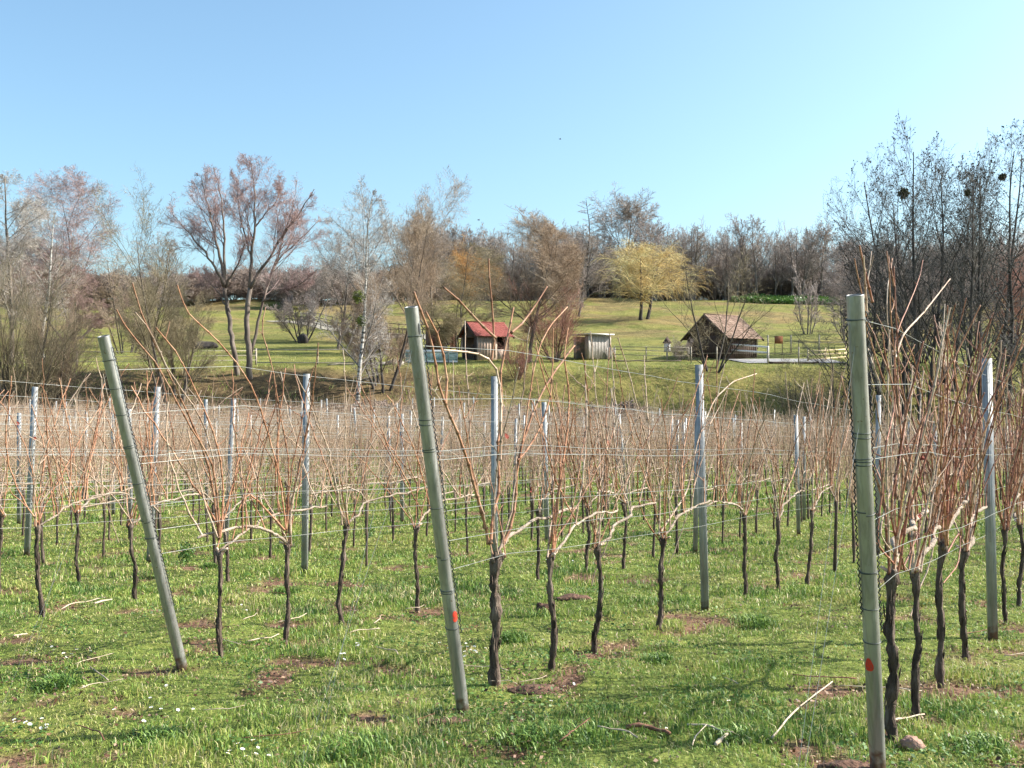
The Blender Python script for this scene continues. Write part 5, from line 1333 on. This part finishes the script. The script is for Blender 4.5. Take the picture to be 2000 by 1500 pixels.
logthing('fallen_cane', 'pale cane lying behind the nearest right vine', 'stick', gpt(1730, 1418, .02), gpt(1805, 1400, .03), .005, M['stick'], 6, .01, 26)
logthing('fallen_cane', 'pale short wood lying left of the left leaning post', 'stick', gpt(184, 1188, .03), gpt(218, 1180, .03), .008, M['stick'], 7, .01, 27)
logthing('fallen_cane', 'thin curved cane in the grass left of the left post', 'stick', gpt(120, 1196, .02), gpt(205, 1176, .03), .004, M['stick'], 6, .05, 28)
logthing('fallen_cane', 'pale yellowish cane in front of the second vine of the left row', 'stick', gpt(484, 1256, .02), gpt(545, 1240, .025), .004, M['stick'], 6, -.03, 29)
logthing('fallen_cane', 'small pale stick near the left border', 'stick', gpt(26, 1252, .02), gpt(54, 1246, .02), .006, M['stick'], 6, .0, 30)
logthing('fallen_cane', 'pale twig lying left of the middle post beside third vine', 'stick', gpt(682, 1243, .02), gpt(742, 1236, .025), .004, M['stick'], 6, .02, 31)
random.seed(8)
for i in range(34):
    px, py = random.uniform(20, 1980), random.uniform(1040, 1470)
    x, y = hit(px, py); a = random.uniform(0, 3.14); L = random.uniform(.12, .4)
    q = (x + math.cos(a) * L, y + math.sin(a) * L)
    o = logthing('fallen_twig', 'stray pruned twig lying loose in the grass', 'twig', (x, y, G(x, y) + .025), (q[0], q[1], G(*q) + .03), random.uniform(.002, .004), M['stick'] if i % 3 else M['brownstick'], 5, random.uniform(-.04, .04), 50 + i)
for o in col.objects:
    if o.name.startswith('fallen_twig'): o['group'] = 'pruned twigs scattered in the grass'

# daisies and white blossom
def daisy_mesh(seed, tall=.05):
    rg = np.random.default_rng(seed); mb = MB(); mb2 = MB(); n = 13
    for i in range(n):
        a = i / n * 6.283; c, s = math.cos(a), math.sin(a); w_ = .0022; r_ = .011 + .002 * rg.random()
        mb.add([(c * .003 - s * w_, s * .003 + c * w_, tall), (c * .003 + s * w_, s * .003 - c * w_, tall), (c * r_ + s * w_ * 1.3, s * r_ - c * w_ * 1.3, tall + .003), (c * r_ - s * w_ * 1.3, s * r_ + c * w_ * 1.3, tall + .003)], [[[0, 1, 2, 3]]])
    mb2.tubes(np.array([(0, 0, tall - .002), (0, 0, tall + .002), (0, 0, tall + .004)]), np.array([.003, .0045, .002]), 8, cap=True)
    st = MB(); st.tubes(np.array([(.004, 0, -.01), (.002, .002, tall * .5), (0, 0, tall)]), np.full(3, .001), 4)
    return mb.mesh('petals', M['petal']), mb2.mesh('flower_centre', M['yellow']), st.mesh('stem', M['weed'])
DM = [daisy_mesh(i, t) for i, t in enumerate((.035, .045, .055, .065))]
for me in [d[2] for d in DM]:
    a = me.attributes.new('tone', 'FLOAT', 'POINT')
clusters = [(905, 1268, 55, 16, 24, 'white daisy in the patch beside the foot of the middle post'), (480, 1475, 40, 18, 9, 'white daisy in the bottom cluster left of centre'), (75, 1425, 45, 14, 10, 'white daisy in the bottom left cluster'),
            (690, 1275, 55, 22, 14, 'white daisy in the patch left of the middle post'), (470, 1195, 14, 12, 5, 'white daisy right of the first left-row vine'), (130, 1275, 70, 14, 12, 'white daisy in the band left of the left post'),
            (1060, 1100, 70, 9, 26, 'tiny white daisy in the pale band behind the middle row'), (880, 1100, 50, 14, 10, 'tiny white daisy in the grass behind the middle post'), (330, 1380, 200, 40, 12, 'single white daisy scattered in the left foreground'), (1200, 1330, 350, 90, 10, 'single white daisy scattered in the right foreground')]
rg = np.random.default_rng(3); di = 0
for cx, cy, sx, sy, n, lab in clusters:
    for i in range(n):
        px = cx + rg.normal(0, .5) * sx; py = min(1490, cy + rg.normal(0, .5) * sy); x, y = hit(px, py); d = DM[rg.integers(4)]
        r = empty('daisy', (x, y, G(x, y) + float(gmicro(x, y)) - .01), rg.random() * 6); tag(r, lab, 'flower', 'daisies in the grass, ' + lab.split(' daisy ')[1]); r.scale = (rg.uniform(.55, .8),) * 3
        r.rotation_euler[0] = rg.normal(0, .25); r.rotation_euler[1] = rg.normal(0, .25)
        link('petals', d[0], r); link('flower_centre', d[1], r); link('stem', d[2], r)
# leafy weeds and tall tufts
def weed(label, px, py, R, h, n, seed, name='weed', blade=False, mat=None):
    rg = np.random.default_rng(seed); x, y = hit(px, py); mb = MB()
    if blade:
        az = rg.random(n) * 6.28; ln = .3 + .9 * rg.random(n); p = rg.normal(0, R * .55, (n, 2)); hh = h * .5 * (.4 + .7 * rg.random(n)) * np.exp(-(p ** 2).sum(1) / R ** 2 * .6); d = np.stack([np.cos(az), np.sin(az)], -1)
        s = np.stack([-d[:, 1], d[:, 0]], -1) * .003
        B = np.c_[p, np.zeros(n)]; m = np.c_[p + d * (hh * ln * .35)[:, None], hh * .65]; t = np.c_[p + d * (hh * ln)[:, None], hh * (1 - .25 * ln)]
        S = np.c_[s, np.zeros(n)]
        V = np.stack([B - S, B + S, m - S, m + S, t], 1).reshape(-1, 3); b = (np.arange(n) * 5)[:, None]
        mb.add(V, [b + np.array([[0, 1, 3, 2]]), b + np.array([[2, 3, 4]])], np.repeat(np.clip(.24 + .16 * rg.normal(0, 1, n), 0, .8), 5)); mt = M['grass']
    else:
        c = rg.normal(0, 1, (n, 3)); c = nrm(c) * (rg.random((n, 1)) ** .5); c = c * np.array([R, R, h / 2]) + np.array([0, 0, h / 2]); e = nrm(rg.normal(0, 1, (n, 3)) + np.array([0, 0, .2])); f = nrm(np.cross(e, rg.normal(0, 1, (n, 3)))); s = .017
        mb.add(np.stack([c - e * s, c + f * s * .6, c + e * s, c - f * s * .6], 1).reshape(-1, 3), [np.arange(n * 4).reshape(-1, 4)], np.repeat(rg.random(n), 4)); mt = M['weed']
    tag(mb.build(name, mat or mt, None, loc=(x, y, G(x, y) + float(gmicro(x, y)))), label, 'plant')
weed('dark green leafy weed between left post and first vine, further back', 363, 1098, .10, .24, 260, 1)
weed('leafy weed at the foot of the stake left of the middle post', 722, 1052, .09, .22, 160, 2)
T_ = [(1475, 1225, .16, .22, 'tall dark grass tuft left of the right end post'), (556, 1160, .12, .20, 'bright grass tuft behind the second left-row vine'), (135, 1150, .12, .16, 'grass tuft right of the leftmost stake'),
      (110, 1345, .12, .14, 'grass tuft in the left foreground'), (300, 1440, .14, .13, 'dark grass tuft in the lower left foreground'), (1040, 1450, .16, .14, 'wide grass tuft at bottom centre'), (1150, 1440, .18, .14, 'wide grass tuft right of bottom centre'),
      (1290, 1290, .14, .13, 'grass tuft near the fourth vine of the middle row'), (1440, 1440, .15, .15, 'long grass tuft beside the small heap of canes'), (690, 1480, .2, .13, 'low grass tuft at the bottom edge left of the middle post'),
      (1000, 1255, .12, .16, 'bright grass tuft between the forked vine and the next one'), (1920, 1460, .16, .14, 'bright grass tuft in the lower right corner'), (410, 1110, .10, .15, 'small tuft by the leafy weed')]
for i, (px, py, R, h, lab) in enumerate(T_): weed(lab, px, py, R, h, 420, 20 + i, 'grass_tuft', True)

# birds
for px, py, s, lab in ((1094, 272, .9, 'small dark bird flying high in the middle of the sky'), (935, 430, 1.0, 'small dark bird flying above the skyline trees left of centre')):
    Y = 120; c = at(px, py, Y); mb = MB()
    mb.tubes(np.array([(-.18, 0, 0), (-.08, 0, .01), (.06, 0, .01), (.14, 0, .02), (.19, 0, .01)]) * s, np.array([.01, .035, .045, .03, .006]) * s, 8, cap=True)
    r = mb.build('bird', M['bird'], None, smooth=True, loc=c, rz=.5); tag(r, lab, 'bird')
    for sg in (-1, 1):
        w_ = MB(); w_.add(np.array([(.06, 0, .03), (-.07, 0, .03), (.04, sg * .17, .12), (-.06, sg * .17, .11), (-.05, sg * .36, .06)]) * s, [[[0, 1, 3, 2]], [[2, 3, 4]]]); w_.build('wing', M['bird'], r)
print('objects', len(bpy.data.objects), 'tris approx', sum(len(m.polygons) for m in bpy.data.meshes))
